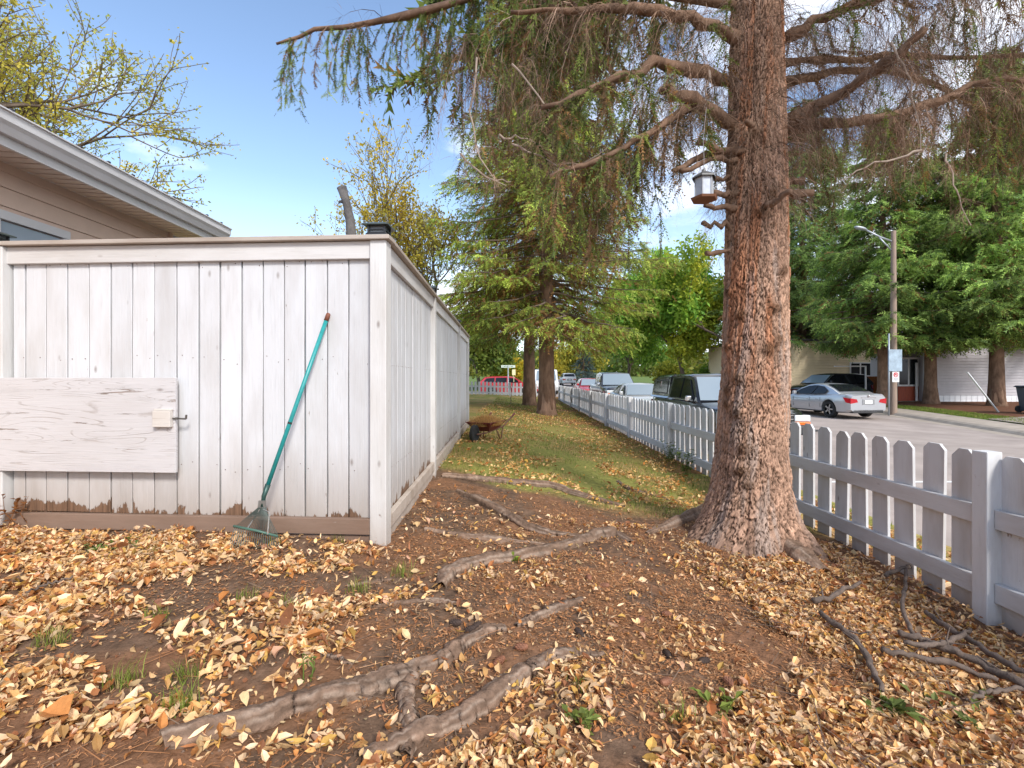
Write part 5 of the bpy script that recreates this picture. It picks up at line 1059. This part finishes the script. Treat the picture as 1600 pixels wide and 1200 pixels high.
YG = ((.42, .33, .035), (.19, .22, .035)); GRN = ((.17, .30, .03), (.06, .15, .02)); YEL = ((.50, .33, .03), (.26, .27, .04))
broad('half-bare tree with sparse yellow-green leaves rising behind the house roof', -10.9, 10.6, 12.0, 1.0, cols=((.60, .50, .08), (.32, .36, .06)), nleaf=28000, lsize=.08, depth=6, tr=.20, fork=.27, seed=5, cl=.06, up=.35)
broad('half-bare yellow-leaved tree behind the far end of the board fence', -4.2, 19.5, 11.6, 1.0, cols=((.66, .48, .05), (.42, .40, .07)), nleaf=12500, lsize=.12, depth=6, tr=.15, fork=.24, seed=9, cl=.10, up=.9)
broad('leafy bright green ash across the street above the pale sedan and black pickup', 15.2, 42, 17, 1.3, cols=((.38, .56, .07), (.17, .36, .05)), nleaf=52000, lsize=.38, depth=5, tr=.22, fork=.24, seed=13, cl=.45, up=.1, hang_=.3)
broad('yellow-green ash glowing between the hanging boughs left of the big trunk', 18.2, 37, 14.5, 1.2, cols=((.56, .56, .06), (.26, .40, .05)), nleaf=34000, lsize=.30, depth=5, tr=.18, fork=.25, seed=17, cl=.35, up=.2)
broad('dark green tree behind the dark grey pickup', 13.6, 56, 14, 1.3, cols=((.24, .40, .06), (.12, .23, .04)), nleaf=16000, lsize=.42, depth=5, tr=.22, fork=.22, seed=21, cl=.55, up=.1)
broad('olive-green tree far down the street on its right side', 12.5, 88, 9.5, 1.3, cols=YG, nleaf=9000, lsize=.55, depth=4, tr=.25, fork=.2, seed=25, cl=.9)
broad('yellow autumn tree far down the street at its end', 11.5, 112, 9.5, 1.3, cols=((.55, .42, .04), (.3, .3, .05)), nleaf=7000, lsize=.7, depth=4, tr=.25, fork=.2, seed=27, cl=1.1)
broad('round yellow-green tree behind the street-name sign', -.4, 50, 6.0, 1.3, name='round_tree', cols=((.60, .38, .03), (.28, .38, .03)), nleaf=16000, lsize=.28, depth=4, tr=.14, fork=.16, seed=31, cl=.55, up=0)
broad('tall yellow and green leafy tree at the end of the board fence', -3.6, 33.5-2.8-8, 6.8, 1.2, cols=((.42, .34, .03), (.12, .19, .03)), nleaf=14000, lsize=.16, depth=5, tr=.12, fork=.16, seed=35, cl=.30, up=.1)
broad('dense green tree behind the tall yellow and green one beyond the fence end', -3.2, 47, 13, 1.2, cols=((.20, .25, .04), (.07, .12, .025)), nleaf=16000, lsize=.35, depth=5, tr=.2, fork=.2, seed=37, cl=.55, up=.1)
broad('broad green tree behind the grey house roof', 27, 44, 14, 1.2, cols=((.16, .26, .03), (.06, .13, .02)), nleaf=14000, lsize=.42, depth=5, tr=.25, fork=.2, seed=41, cl=.6)
broad('yellow-tinted tree right of the big trunk above the cream house', 24.5, 47, 10, 1.2, cols=((.50, .40, .04), (.2, .26, .04)), nleaf=9000, lsize=.42, depth=5, tr=.2, fork=.22, seed=43, cl=.5)
broad('rounded green shrub over the roof of the pale silver sedan', 18.6, 43, 4.2, 1.4, name='shrub', cols=((.24, .38, .05), (.10, .20, .03)), nleaf=9000, lsize=.30, depth=4, tr=.08, fork=.16, seed=51, cl=.5, up=0, cat='shrub')
broad('rounded yellowish shrub past the green one across the street', 17.8, 53, 4.4, 1.4, name='shrub', cols=((.42, .40, .05), (.16, .24, .03)), nleaf=8000, lsize=.34, depth=4, tr=.08, fork=.16, seed=53, cl=.6, up=0, cat='shrub')
broad('dark green shrub just above the black topper pickup', 19.6, 36, 3.6, 1.4, name='shrub', cols=((.18, .30, .04), (.08, .16, .03)), nleaf=9000, lsize=.26, depth=4, tr=.08, fork=.16, seed=55, cl=.45, up=0, cat='shrub')
# far tree mass that closes the horizon
m = MB(); n = 42000; a = np.concatenate([rng.uniform(-220, 220, n)]); yy = 150+60*rng.random(n); hh = 5+4.5*fbm(a*.05, a*0+3, 7)*1.6; zz = hh*rng.random(n)**.8+2.2; P = np.stack([a, yy, zz], 1)
q = vn(a*.12, zz*.2, 5)[:, None]; cc = np.array((.30, .27, .05))*q+np.array((.08, .14, .03))*(1-q); D = rand_dirs(n); S = nrm(np.cross(D, rand_dirs(n))); V = np.stack([P-D*.8, P+S*.7, P+D*.8, P-S*.7], 1).reshape(-1, 3)
m.add(V, np.arange(4*n).reshape(-1, 4), np.repeat(cc*(.7+.6*rng.random((n, 1))), 4, 0)); tag(m.obj('tree_line', LEAF), 'low distant wood of green and yellow trees closing the end of the street', 'trees', kind='stuff')
# ---------------------------------------------------------------- where leaves, needles and grass lie on the ground
def topx(x, y):
    z = G(x, y, False); return CX+F*x/y, HY+F*(CZ-z)/y
def inpoly(px, py, poly):
    poly = np.array(poly, float); ins = np.zeros(px.shape, bool); j = len(poly)-1
    for i in range(len(poly)):
        xi, yi = poly[i]; xj, yj = poly[j]; c = ((yi > py) != (yj > py)) & (px < (xj-xi)*(py-yi)/(yj-yi+1e-9)+xi); ins ^= c; j = i
    return ins
right = [(1125, 905), (1185, 875), (1260, 870), (1260, 820), (1330, 850), (1480, 930), (1600, 980), (2600, 1500), (2400, 3000), (700, 3000), (900, 1300), (1065, 1140), (1150, 1085), (1245, 1050), (1240, 1005), (1170, 960)]
leftA = [(-900, 790), (0, 815), (200, 825), (350, 835), (370, 880), (300, 905), (225, 915), (170, 950), (110, 985), (90, 1040), (-200, 1060), (-1200, 1200), (-1500, 800)]
leftB = [(-1200, 1100), (0, 1060), (120, 1035), (180, 1060), (230, 1085), (330, 1070), (400, 1075), (430, 1090), (300, 1160), (100, 1300), (-1500, 1800)]
leftB2 = [(-900, 1800), (0, 1250), (300, 1160), (520, 1125), (700, 1180), (900, 1150), (900, 2800), (-1200, 2800)]
spots = [([(300, 1000), (420, 985), (520, 930), (560, 935), (520, 980), (440, 1010), (420, 1040), (300, 1050)], .22), ([(430, 985), (500, 955), (610, 930), (640, 950), (560, 985), (500, 1010), (450, 1020)], .75), ([(340, 945), (410, 925), (450, 940), (430, 965), (350, 960)], .4),
         ([(440, 850), (540, 840), (600, 860), (560, 880), (440, 880)], .35), ([(380, 850), (450, 860), (450, 885), (360, 885)], .5), ([(720, 885), (860, 880), (870, 905), (730, 915)], .25), ([(850, 785), (960, 785), (970, 808), (860, 815)], .55), ([(560, 920), (700, 925), (690, 950), (560, 940)], .2),
         ([(650, 1060), (760, 1045), (820, 1075), (700, 1120)], .40), ([(880, 1030), (960, 1040), (950, 1080), (890, 1075)], .6), ([(820, 1080), (1070, 1070), (1070, 1140), (800, 1150)], .22), ([(100, 920), (330, 1050), (420, 1060), (380, 960), (250, 930)], .14), ([(900, 960), (1100, 960), (1150, 1040), (950, 1050)], .07), ([(1180, 940), (1080, 900), (1060, 850), (1150, 870)], .12)]
def dens(x, y):
    px, py = topx(x, y); d = np.full(px.shape, .012)
    nn = fbm(x*6.5, y*6.5, 101, 5); soft = (fbm(x*6, y*6, 111, 5)-.5)*170; qx, qy = px+soft, py+soft*.6
    nn2 = fbm(x*14, y*14, 141); d = np.where(inpoly(qx, qy, right), .88*ss(.24, .48, nn), d)
    for P_, v in ((leftA, .9), (leftB, .75), (leftB2, .62)): d = np.where(inpoly(qx, qy, P_), np.maximum(d, v*ss(.36, .56, nn)), d)
    for P_, v in spots: d = np.where(inpoly(qx, qy, P_), np.maximum(d, v*ss(.3, .5, nn)), d)
    strip_ = 1-.93*ss(2.40, 2.62, x+.25*(nn-.5))*(y > 1.9); return d*strip_*(.55+.45*ss(.3, .5, nn2))
def scatter(n, x0, x1, y0, y1, fn):
    x = rng.uniform(x0, x1, n); y = y0+(y1-y0)*rng.random(n); k = rng.random(n) < fn(x, y); return x[k], y[k]
def leaves(m, x, y, ln, wd, col, lift=.0, curl=1.0, stack=.03, tilt=.35):
    n = len(x); z = G(x, y)+.004+lift+stack*rng.random(n)**1.6; a = rng.random(n)*6.283; L_ = ln*(.35+.95*rng.random(n)); w_ = wd*(.45+1.0*rng.random(n)**1.3)*np.where(rng.random(n) < .18, 1.5, 1)
    ti = rng.normal(size=n)*tilt; ro = rng.normal(size=n)*.5; f = np.stack([np.cos(a)*np.cos(ti), np.sin(a)*np.cos(ti), np.sin(ti)], 1); s0 = np.stack([-np.sin(a), np.cos(a), 0*a], 1); u0 = np.cross(f, s0); s_ = s0*np.cos(ro)[:, None]+u0*np.sin(ro)[:, None]; u = np.cross(f, s_); u *= np.sign(u[:, 2:3])
    cu = curl*(.3+.9*rng.random(n))*rng.choice([1, 1, -1], n); fo = (.2+1.0*rng.random(n)); c = np.stack([x, y, z], 1)
    def pt(t, v, q): return c+f*(L_*t)[:, None]+s_*(w_*v)[:, None]+u*(L_*cu*.55*(t*t)+w_*fo*abs(v)*q)[:, None]
    # base, left/right at -.2, left/right at +.2, tip, spine points
    V = np.stack([pt(-.5, 0, 0), pt(-.16, -.5, 1), pt(-.16, 0, 0), pt(-.16, .5, 1), pt(.2, -.42, 1), pt(.2, 0, 0), pt(.2, .42, 1), pt(.5, 0, 0)], 1)
    F_ = np.array([(0, 2, 1), (0, 3, 2), (4, 5, 7), (5, 6, 7), (1, 2, 5), (1, 5, 4), (2, 3, 6), (2, 6, 5)]); zmin = V[:, :, 2].min(1); gz_ = G(x, y); V[:, :, 2] += np.maximum(0, gz_+.002-zmin)[:, None]
    Fa = (F_[None]+(np.arange(n)*8)[:, None, None]).reshape(-1, 3); m.add(V.reshape(-1, 3), Fa, np.repeat(col, 8, 0))
def leafcol(n, warm=.5):
    pal = np.array([(.74, .53, .28), (.64, .40, .16), (.78, .61, .40), (.48, .22, .07), (.38, .17, .07), (.70, .56, .32), (.62, .42, .12), (.30, .14, .07), (.56, .36, .24)]); pw = np.array([.22, .17, .18, .11, .07, .09, .05, .07, .04]); c = pal[rng.choice(9, n, p=pw/pw.sum())]
    return np.clip(c*np.array((1.04, .95, .90))*(.58+.70*rng.random((n, 1))), 0, 1)
LL = M('fallen_leaf', (0, 0, 0), .7, attr=True, var=.14, vs=60, trans=.18, spec=.25)
m = MB(); x, y = scatter(270000, -4.3, 2.78, .95, 4.0, dens); leaves(m, x, y, .043, .0175, leafcol(len(x)), stack=.035, tilt=.55, curl=1.5)
x, y = scatter(9000, 2.8, 4.0, 1.2, 9, lambda x, y: np.full(x.shape, .5)); leaves(m, x, y, .06, .026, leafcol(len(x)))
x, y = scatter(90000, -4.3, 2.78, .95, 4.0, lambda x, y: np.clip(dens(x, y)*1.2+.05, 0, 1)); leaves(m, x, y, .017, .010, leafcol(len(x))*.85, stack=.02, tilt=.5)
# big rounder leaves, lower left
x, y = scatter(900, -3.0, .2, 1.0, 2.6, lambda x, y: dens(x, y)*.5*(x < .1)); leaves(m, x, y, .078, .048, leafcol(len(x))*1.0, lift=.015, stack=.03, tilt=.5)
tag(m.obj('leaf_litter', LL, smooth=False), 'layer of curled tan and orange fallen leaves over the foreground soil', 'leaves', kind='stuff')
# leaves on the lawn beyond
def lawn(x, y): 
    e = 4.85-.35*(x-.5)+.5*(fbm(x*1.1, y*1.1, 31)-.5)*2; return np.where(y > e, 1, 0)*(x < 2.72)*1.0
m = MB(); x, y = scatter(42000, -1.0, 2.72, 4.2, 20, lambda x, y: lawn(x, y)*.62*ss(.32, .6, fbm(x*2.2, y*2.2, 121))*np.clip(5.5/y, .1, 1)); leaves(m, x, y, .055, .024, leafcol(len(x))*np.array((1.0, .95, .75)), lift=.015, stack=.03)
x, y = scatter(1400, -1, 2.3, 3.6, 5.4, lambda x, y: np.full(x.shape, .12)); leaves(m, x, y, .05, .02, leafcol(len(x)))
tag(m.obj('lawn_leaves', LL), 'scattered pale leaves over the patchy lawn beyond the roots', 'leaves', kind='stuff')
# dead needles, chips, crumbs
def strawc(n): return np.array((.40, .185, .08))*(.35+1.0*rng.random((n, 1)))+np.array((.16, .14, .09))*(rng.random((n, 1)) > .86)
def bits(m, x, y, ln, w_, col, rise=.25):
    n = len(x); a = rng.random(n)*6.283; l_ = ln*(.3+rng.random(n)); z = G(x, y)+.004+.008*rng.random(n); A_ = np.stack([x, y, z], 1); d = np.stack([np.cos(a), np.sin(a), rise*(rng.random(n)-.3)], 1); B_ = A_+d*l_[:, None]; s_ = np.stack([-np.sin(a), np.cos(a), 0*a], 1)*w_; V = np.stack([A_-s_, A_+s_, B_+s_*.6, B_-s_*.6], 1).reshape(-1, 3); m.add(V, np.arange(4*n).reshape(-1, 4), np.repeat(col, 4, 0))
def needd(x, y):
    px, py = topx(x, y); c = fbm(x*6, y*6, 131); e = np.exp(-((x-1.0)**2/1.6+(y-2.7)**2/1.6)); return np.clip((.25+.9*e)*ss(.28, .55, c), 0, 1)
m = MB(); x, y = scatter(300000, -2.8, 2.7, 1.0, 4.9, lambda x, y: needd(x, y)*np.clip(2.3/y, .3, 1)); bits(m, x, y, .022, .0011, strawc(len(x)))
x, y = scatter(52000, -2.5, 2.6, 1.0, 4.6, lambda x, y: needd(x, y)); bits(m, x, y, .018, .0045, strawc(len(x))*1.15, .6)
x, y = scatter(1800, -2.5, 2.6, 1.0, 4.6, lambda x, y: np.full(x.shape, .8)); bits(m, x, y, .11, .0016, strawc(len(x))*1.1, .15)
tag(m.obj('needle_litter', TWIG), 'reddish-brown dead needles and bark chips strewn over the bare dirt', 'needles', kind='stuff')
m = MB(); x, y = scatter(420, -.2, 2.6, 1.1, 3.3, lambda x, y: (dens(x, y) > .4)*(x > .9)*.9); bits(m, x, y, .26, .0028, np.array((.14, .095, .07))*(.6+.8*rng.random((len(x), 1))), .3); m.v = [v+np.array((0, 0, .035)) for v in m.v]
x, y = scatter(260, -2.5, 1.2, 1.1, 3.0, lambda x, y: np.full(x.shape, .7)); bits(m, x, y, .2, .002, np.array((.19, .13, .09))*(.6+.8*rng.random((len(x), 1))), .1)
tag(m.obj('twig_litter', TWIG), 'thin dead twigs scattered through the leaves at lower right', 'twigs', kind='stuff')
# small stones and clods
m = MB(); ico = np.array([(0, 0, 1), (1, 0, 0), (0, 1, 0), (-1, 0, 0), (0, -1, 0), (0, 0, -1)], float); fi = np.array([(0, 1, 2), (0, 2, 3), (0, 3, 4), (0, 4, 1), (5, 2, 1), (5, 3, 2), (5, 4, 3), (5, 1, 4)])
x, y = scatter(9000, -2.8, 2.7, 1.0, 5.2, lambda x, y: .4+.6*ss(.4, .6, fbm(x*4, y*4, 3))); n = len(x); s_ = (.002+.008*rng.random((n, 1, 1))**3)*(.6+.8*rng.random((n, 6, 1))); V = ico[None]*s_+np.stack([x, y, G(x, y)+.001], 1)[:, None]
m.add(V.reshape(-1, 3), (fi[None]+(np.arange(n)*6)[:, None, None]).reshape(-1, 3), np.repeat(np.array((.15, .10, .072))*(.6+.9*rng.random((n, 1))), 6, 0)); tag(m.obj('soil_crumbs', TWIG), 'crumbs of soil and grit over the trodden path', 'soil', kind='stuff')
# grass
GR = M('grass_blade', (0, 0, 0), .6, attr=True, var=.1, trans=.3, spec=.2)
def blades(m, x, y, h, w_, col, lean=.5):
    n = len(x); a = rng.random(n)*6.283; z = G(x, y); hh = h*(.4+.8*rng.random(n)); b = np.stack([x, y, z], 1); s_ = np.stack([np.cos(a), np.sin(a), 0*a], 1)*np.broadcast_to(w_, (n,))[:, None]; ln = np.stack([-np.sin(a), np.cos(a), 0*a], 1)*(lean*hh*rng.random(n))[:, None]
    mid = b+ln*.35+np.stack([0*a, 0*a, hh*.6], 1); tip = b+ln+np.stack([0*a, 0*a, hh], 1); V = np.stack([b-s_, b+s_, mid+s_*.6, mid-s_*.6, tip], 1).reshape(-1, 3); k = np.arange(n)*5
    m.add(V, np.stack([k, k+1, k+2, k+3], 1), np.repeat(col, 5, 0)); m.f.append(np.stack([k+3, k+2, k+4], 1)+m.n-5*n)
def gcol(n, dry=.3): q = rng.random((n, 1)); c = np.array((.20, .26, .045))*(.5+.9*q); dm = rng.random((n, 1)) < dry; return np.where(dm, np.array((.46, .36, .15))*(.5+.6*q), c)
m = MB(); x, y = scatter(110000, -.9, 2.72, 4.2, 28, lambda x, y: lawn(x, y)*ss(.30, .52, fbm(x*1.7, y*1.7, 61, 5))*np.clip(5/y, .14, 1)); blades(m, x, y, .055, .0022*np.clip(y/5, 1, 4), gcol(len(x), .38), .9)
x, y = scatter(30000, 2.85, 4.1, 2, 28, lambda x, y: .6*ss(.3, .5, fbm(x*1.7, y*1.7, 62))); blades(m, x, y, .05, .004, gcol(len(x), .35), .9)
xx = rng.uniform(0, 2.0, 26000); yy = rng.uniform(8, 30, 26000); blades(m, kerb1(yy)+1.5+xx*.5, yy, .06, .010, gcol(26000, .1), .6)
tag(m.obj('lawn_grass', GR), 'short patchy green and straw-coloured grass of the yard and verges', 'grass', kind='stuff')
# tufts in the dirt, each a plant
TN = ['just in front of the long pale root left of centre', 'by the cracked soil below the fence corner', 'among leaves under the right end of the plywood panel', "in the leaf band below the panel's catch", 'in the bare patch between the two lower-left leaf drifts', "beside the lower-left leaf pile's upper edge", 'left of the short slanting root below the rake', 'touching the right end of the short slanting root below the rake', 'in the bare dirt left of the lone brown cone', 'at the left edge among the leaves', 'near the bottom edge in the lower-left leaf pile', "just right of the rake's tines", 'close to the foot of the fence corner post', 'on the needle-covered dirt between the two thick near roots', 'near the bottom edge left of the big leaf pile']
TUF = [(560, 925, .05, 70), (628, 900, .06, 60), (150, 870, .04, 80), (235, 868, .04, 60), (190, 1065, .05, 90), (295, 1055, .05, 70), (385, 935, .04, 60), (455, 945, .04, 60), (245, 960, .04, 50), (80, 1000, .05, 80), (280, 1110, .06, 110), (430, 850, .05, 50), (530, 845, .05, 50), (900, 1075, .04, 30), (1060, 1125, .05, 60)]
for k, (px, py, h, nb) in enumerate(TUF):
    g_ = GP(px, py); m = MB(); x = g_[0]+np.clip(rng.normal(size=nb), -1.8, 1.8)*.028; y = g_[1]+np.clip(rng.normal(size=nb), -1.8, 1.8)*.022; blades(m, x, y, h*1.3, .0016, gcol(nb, .25), 1.1); tag(m.obj('grass_tuft', GR), 'green grass tuft '+TN[k], 'grass tuft', 'grass tufts in the dirt')
def weed(label, px, py, h, n, kind='weed', wide=.03, col=(.13, .18, .04), ll=.07, lw=.012, D=None, group=None):
    g_ = GP(px, py); t = thing(kind, label, 'weed', tuple(g_), 0, group); s = MB(); l = MB()
    for q in range(n):
        a = rng.random()*6.283; ln = rng.random()*.35; top = np.array((math.cos(a)*ln*h, math.sin(a)*ln*h, h*(.6+.4*rng.random()))); b = np.array((rng.normal()*wide, rng.normal()*wide, 0)); pts = np.array([b, b*.6+top*.5+rng.normal(size=3)*.01, b+top]); s.tube(pts, [.0028, .002, .001], 5, c=np.array(col)*1.2)
        P_, T_, u = along(pts, max(6, int(h/.02))); D_ = nrm(rand_dirs(len(P_))*np.array((1, 1, .5))+np.array((0, 0, .5))); S_ = nrm(np.cross(D_, (0, 0, 1.))); e = ll*(.5+.7*rng.random((len(P_), 1))); V = np.stack([P_, P_+D_*e*.5+S_*lw, P_+D_*e-np.array((0, 0, 1))*e*.25, P_+D_*e*.5-S_*lw], 1).reshape(-1, 3)
        l.add(V, np.arange(len(V)).reshape(-1, 4), np.repeat(np.array(col)*(.7+.7*rng.random((len(P_), 1))), 4, 0))
    s.obj('stem', GR, t); l.obj('leaves', GR, t); return t
weed('tall wispy green weed against the picket fence left of the big trunk', 1074, 742, .42, 7, D=1)
weed('lower bushy weed at the fence post left of the taller wispy one', 1046, 722, .34, 8, wide=.08)
weed('slim leafy green stem standing in the dirt at lower left', 481, 1062, .10, 2, wide=.01, ll=.035, lw=.006)
weed('bright green sprig beside the bend of a thick surface root', 803, 876, .035, 4, ll=.04, lw=.010, wide=.02, col=(.19, .25, .03))
weed('broad-leaved green weed in the leaves near the bottom centre-right', 1125, 1108, .05, 7, ll=.05, lw=.012, wide=.04, col=(.17, .21, .04))
weed('small bright weed at the foot of the big trunk among cones', 1212, 896, .04, 4, ll=.035, lw=.010, wide=.02, col=(.18, .24, .03))
weed('dark green weed in the leaf pile at the bottom right', 1395, 1120, .07, 8, ll=.07, lw=.014, wide=.05, col=(.13, .17, .04))
weed('greyish-green weed at the bottom edge right of the dark green one', 1500, 1125, .06, 6, ll=.06, lw=.012, wide=.06, col=(.17, .20, .06))
weed('small leafy weed near the bottom edge between the roots and the leaf pile', 915, 1128, .05, 6, ll=.05, lw=.012, wide=.03, col=(.17, .21, .05))
weed('green clump among the leaves under the plywood panel', 178, 858, .04, 8, ll=.05, lw=.010, wide=.06, col=(.12, .17, .04))
# reddish dry plant at far left foot of the fence
weed('rust-red dry plant at the foot of the fence at the far left', 6, 830, .25, 7, ll=.05, lw=.010, wide=.06, col=(.22, .09, .03))
# fallen branches at lower right
FB = M('fallen_branch_bark', (.13, .095, .075), .9, var=.4, vs=18, bump=.9, bs=40)
def fallen(label, px, r, lift=.03, subs=()):
    pts = np.array([GP(*q) for q in px]); n = len(pts)*5; p = smooth_path(pts, n); p[:, 2] = G(p[:, 0], p[:, 1])+lift+.03+np.interp(np.linspace(0, 1, n), np.linspace(0, 1, len(r)), r); p += rng.normal(size=p.shape)*.0035
    m = MB(); m.tube(p, np.interp(np.linspace(0, 1, n), np.linspace(0, 1, len(r)), r)*(1+.1*rng.normal(size=n)), 9, wob=.2); o = m.obj('fallen_branch', FB, smooth=True); tag(o, label, 'branch')
    for k in subs:
        b = p[int(k*n)]; m = MB(); d = nrm(np.array((rng.normal(), rng.normal(), .35))); e = b+d*.12; e[2] = max(e[2], b[2]); m.tube([b, (b+e)/2+rng.normal(size=3)*.008, e+rng.normal(size=3)*.01], [r[0]*.45, r[0]*.3, r[0]*.15], 6); m.obj('side_twig', FB, o)
fallen('forked dead branch lying against the bottom of the picket fence near its front post', [(1382, 918), (1415, 906), (1440, 898)], [.012, .014, .012], .03)
fallen('short thick dead branch pointing at the picket fence across the leaf pile', [(1272, 958), (1300, 948), (1342, 928)], [.014, .013, .010], .025, (.3,))
fallen('long dark branch running down through the middle of the leaf pile', [(1282, 978), (1310, 1000), (1340, 1025), (1360, 1060), (1378, 1100)], [.013, .015, .014, .013, .010], .02, (.3, .6))
fallen('bent branch dropping from the fence toward the branch pile', [(1418, 900), (1414, 935), (1408, 965), (1422, 1000), (1430, 1018)], [.010, .010, .011, .012, .008], .03)
fallen('thick grey branch at the top of the branch pile at lower right', [(1400, 1010), (1440, 1020), (1480, 1040), (1540, 1062), (1600, 1095), (1660, 1130)], [.014, .016, .018, .018, .016, .014], .03, (.4, .7))
fallen('smooth brown branch crossing over the grey one at lower right', [(1412, 1035), (1460, 1040), (1490, 1030), (1518, 1010)], [.010, .013, .012, .008], .055, (.5,))
fallen('dark branch running below the pile toward the right edge', [(1378, 1038), (1430, 1048), (1500, 1060), (1560, 1080)], [.012, .013, .013, .010], .02)
fallen('grey branch slanting along the right side of the pile', [(1445, 975), (1480, 1000), (1530, 1030), (1580, 1062), (1640, 1085)], [.012, .015, .014, .014, .012], .025, (.2,))
fallen('thin crooked twig curving out at the bottom right corner', [(1600, 1095), (1560, 1100), (1530, 1110), (1510, 1118)], [.008, .009, .008, .004], .03)
fallen('straight thin stick among the leaves at the left below the panel', [(40, 945), (75, 932), (115, 920)], [.004, .005, .004], .03)
# cones
CN = M('cone_scales', (.23, .095, .05), .7, var=.3, vs=30, bump=.5); CND = M('old_dark_cone', (.05, .03, .022), .8, var=.3)
def cone_mesh(mat):
    m = MB(); prof = [(.001, -.028), (.010, -.024), (.015, -.010), (.0155, .004), (.012, .018), (.006, .027), (.001, .030)]; m.lathe(prof, 10)
    for k in range(8):
        for q in range(7):
            a = q*2*math.pi/7+(k % 2)*.45; z = -.022+k*.006; r = np.interp(z, [-.028, -.01, .004, .018, .03], [.008, .0155, .016, .013, .004]); c_, s_ = math.cos(a), math.sin(a)
            m.add([(r*c_-.004*s_, r*s_+.004*c_, z), (r*c_+.004*s_, r*s_-.004*c_, z), ((r+.004)*c_, (r+.004)*s_, z+.007)], [(0, 1, 2)])
    return m.mesh('spruce_cone', mat)
cm1, cm2 = cone_mesh(CN), cone_mesh(CND)
for k, (px, py, d) in enumerate([(815, 1018, 0), (780, 1038, 0), (745, 980, 2), (735, 988, 2), (920, 908, 0), (1042, 962, 0), (905, 992, 2), (1040, 1068, 0), (1042, 1022, 2), (248, 943, 0), (1236, 901, 2), (1140, 1068, 0), (1000, 970, 0), (712, 978, 2), (330, 950, 0), (945, 918, 0), (1100, 1032, 2), (620, 1050, 0)]):
    g_ = GP(px, py); o = share(cm2 if d else cm1, 'spruce_cone', None, (g_[0], g_[1], g_[2]+.013), (R90+.2*rng.normal(), .2*rng.normal(), rng.random()*6)); 
    tag(o, 'old blackish spruce cone lying on the needle-strewn dirt' if d else 'reddish-brown spruce cone lying on the needle-strewn dirt', 'cone', 'dark spruce cones on the dirt' if d else 'brown spruce cones on the dirt')
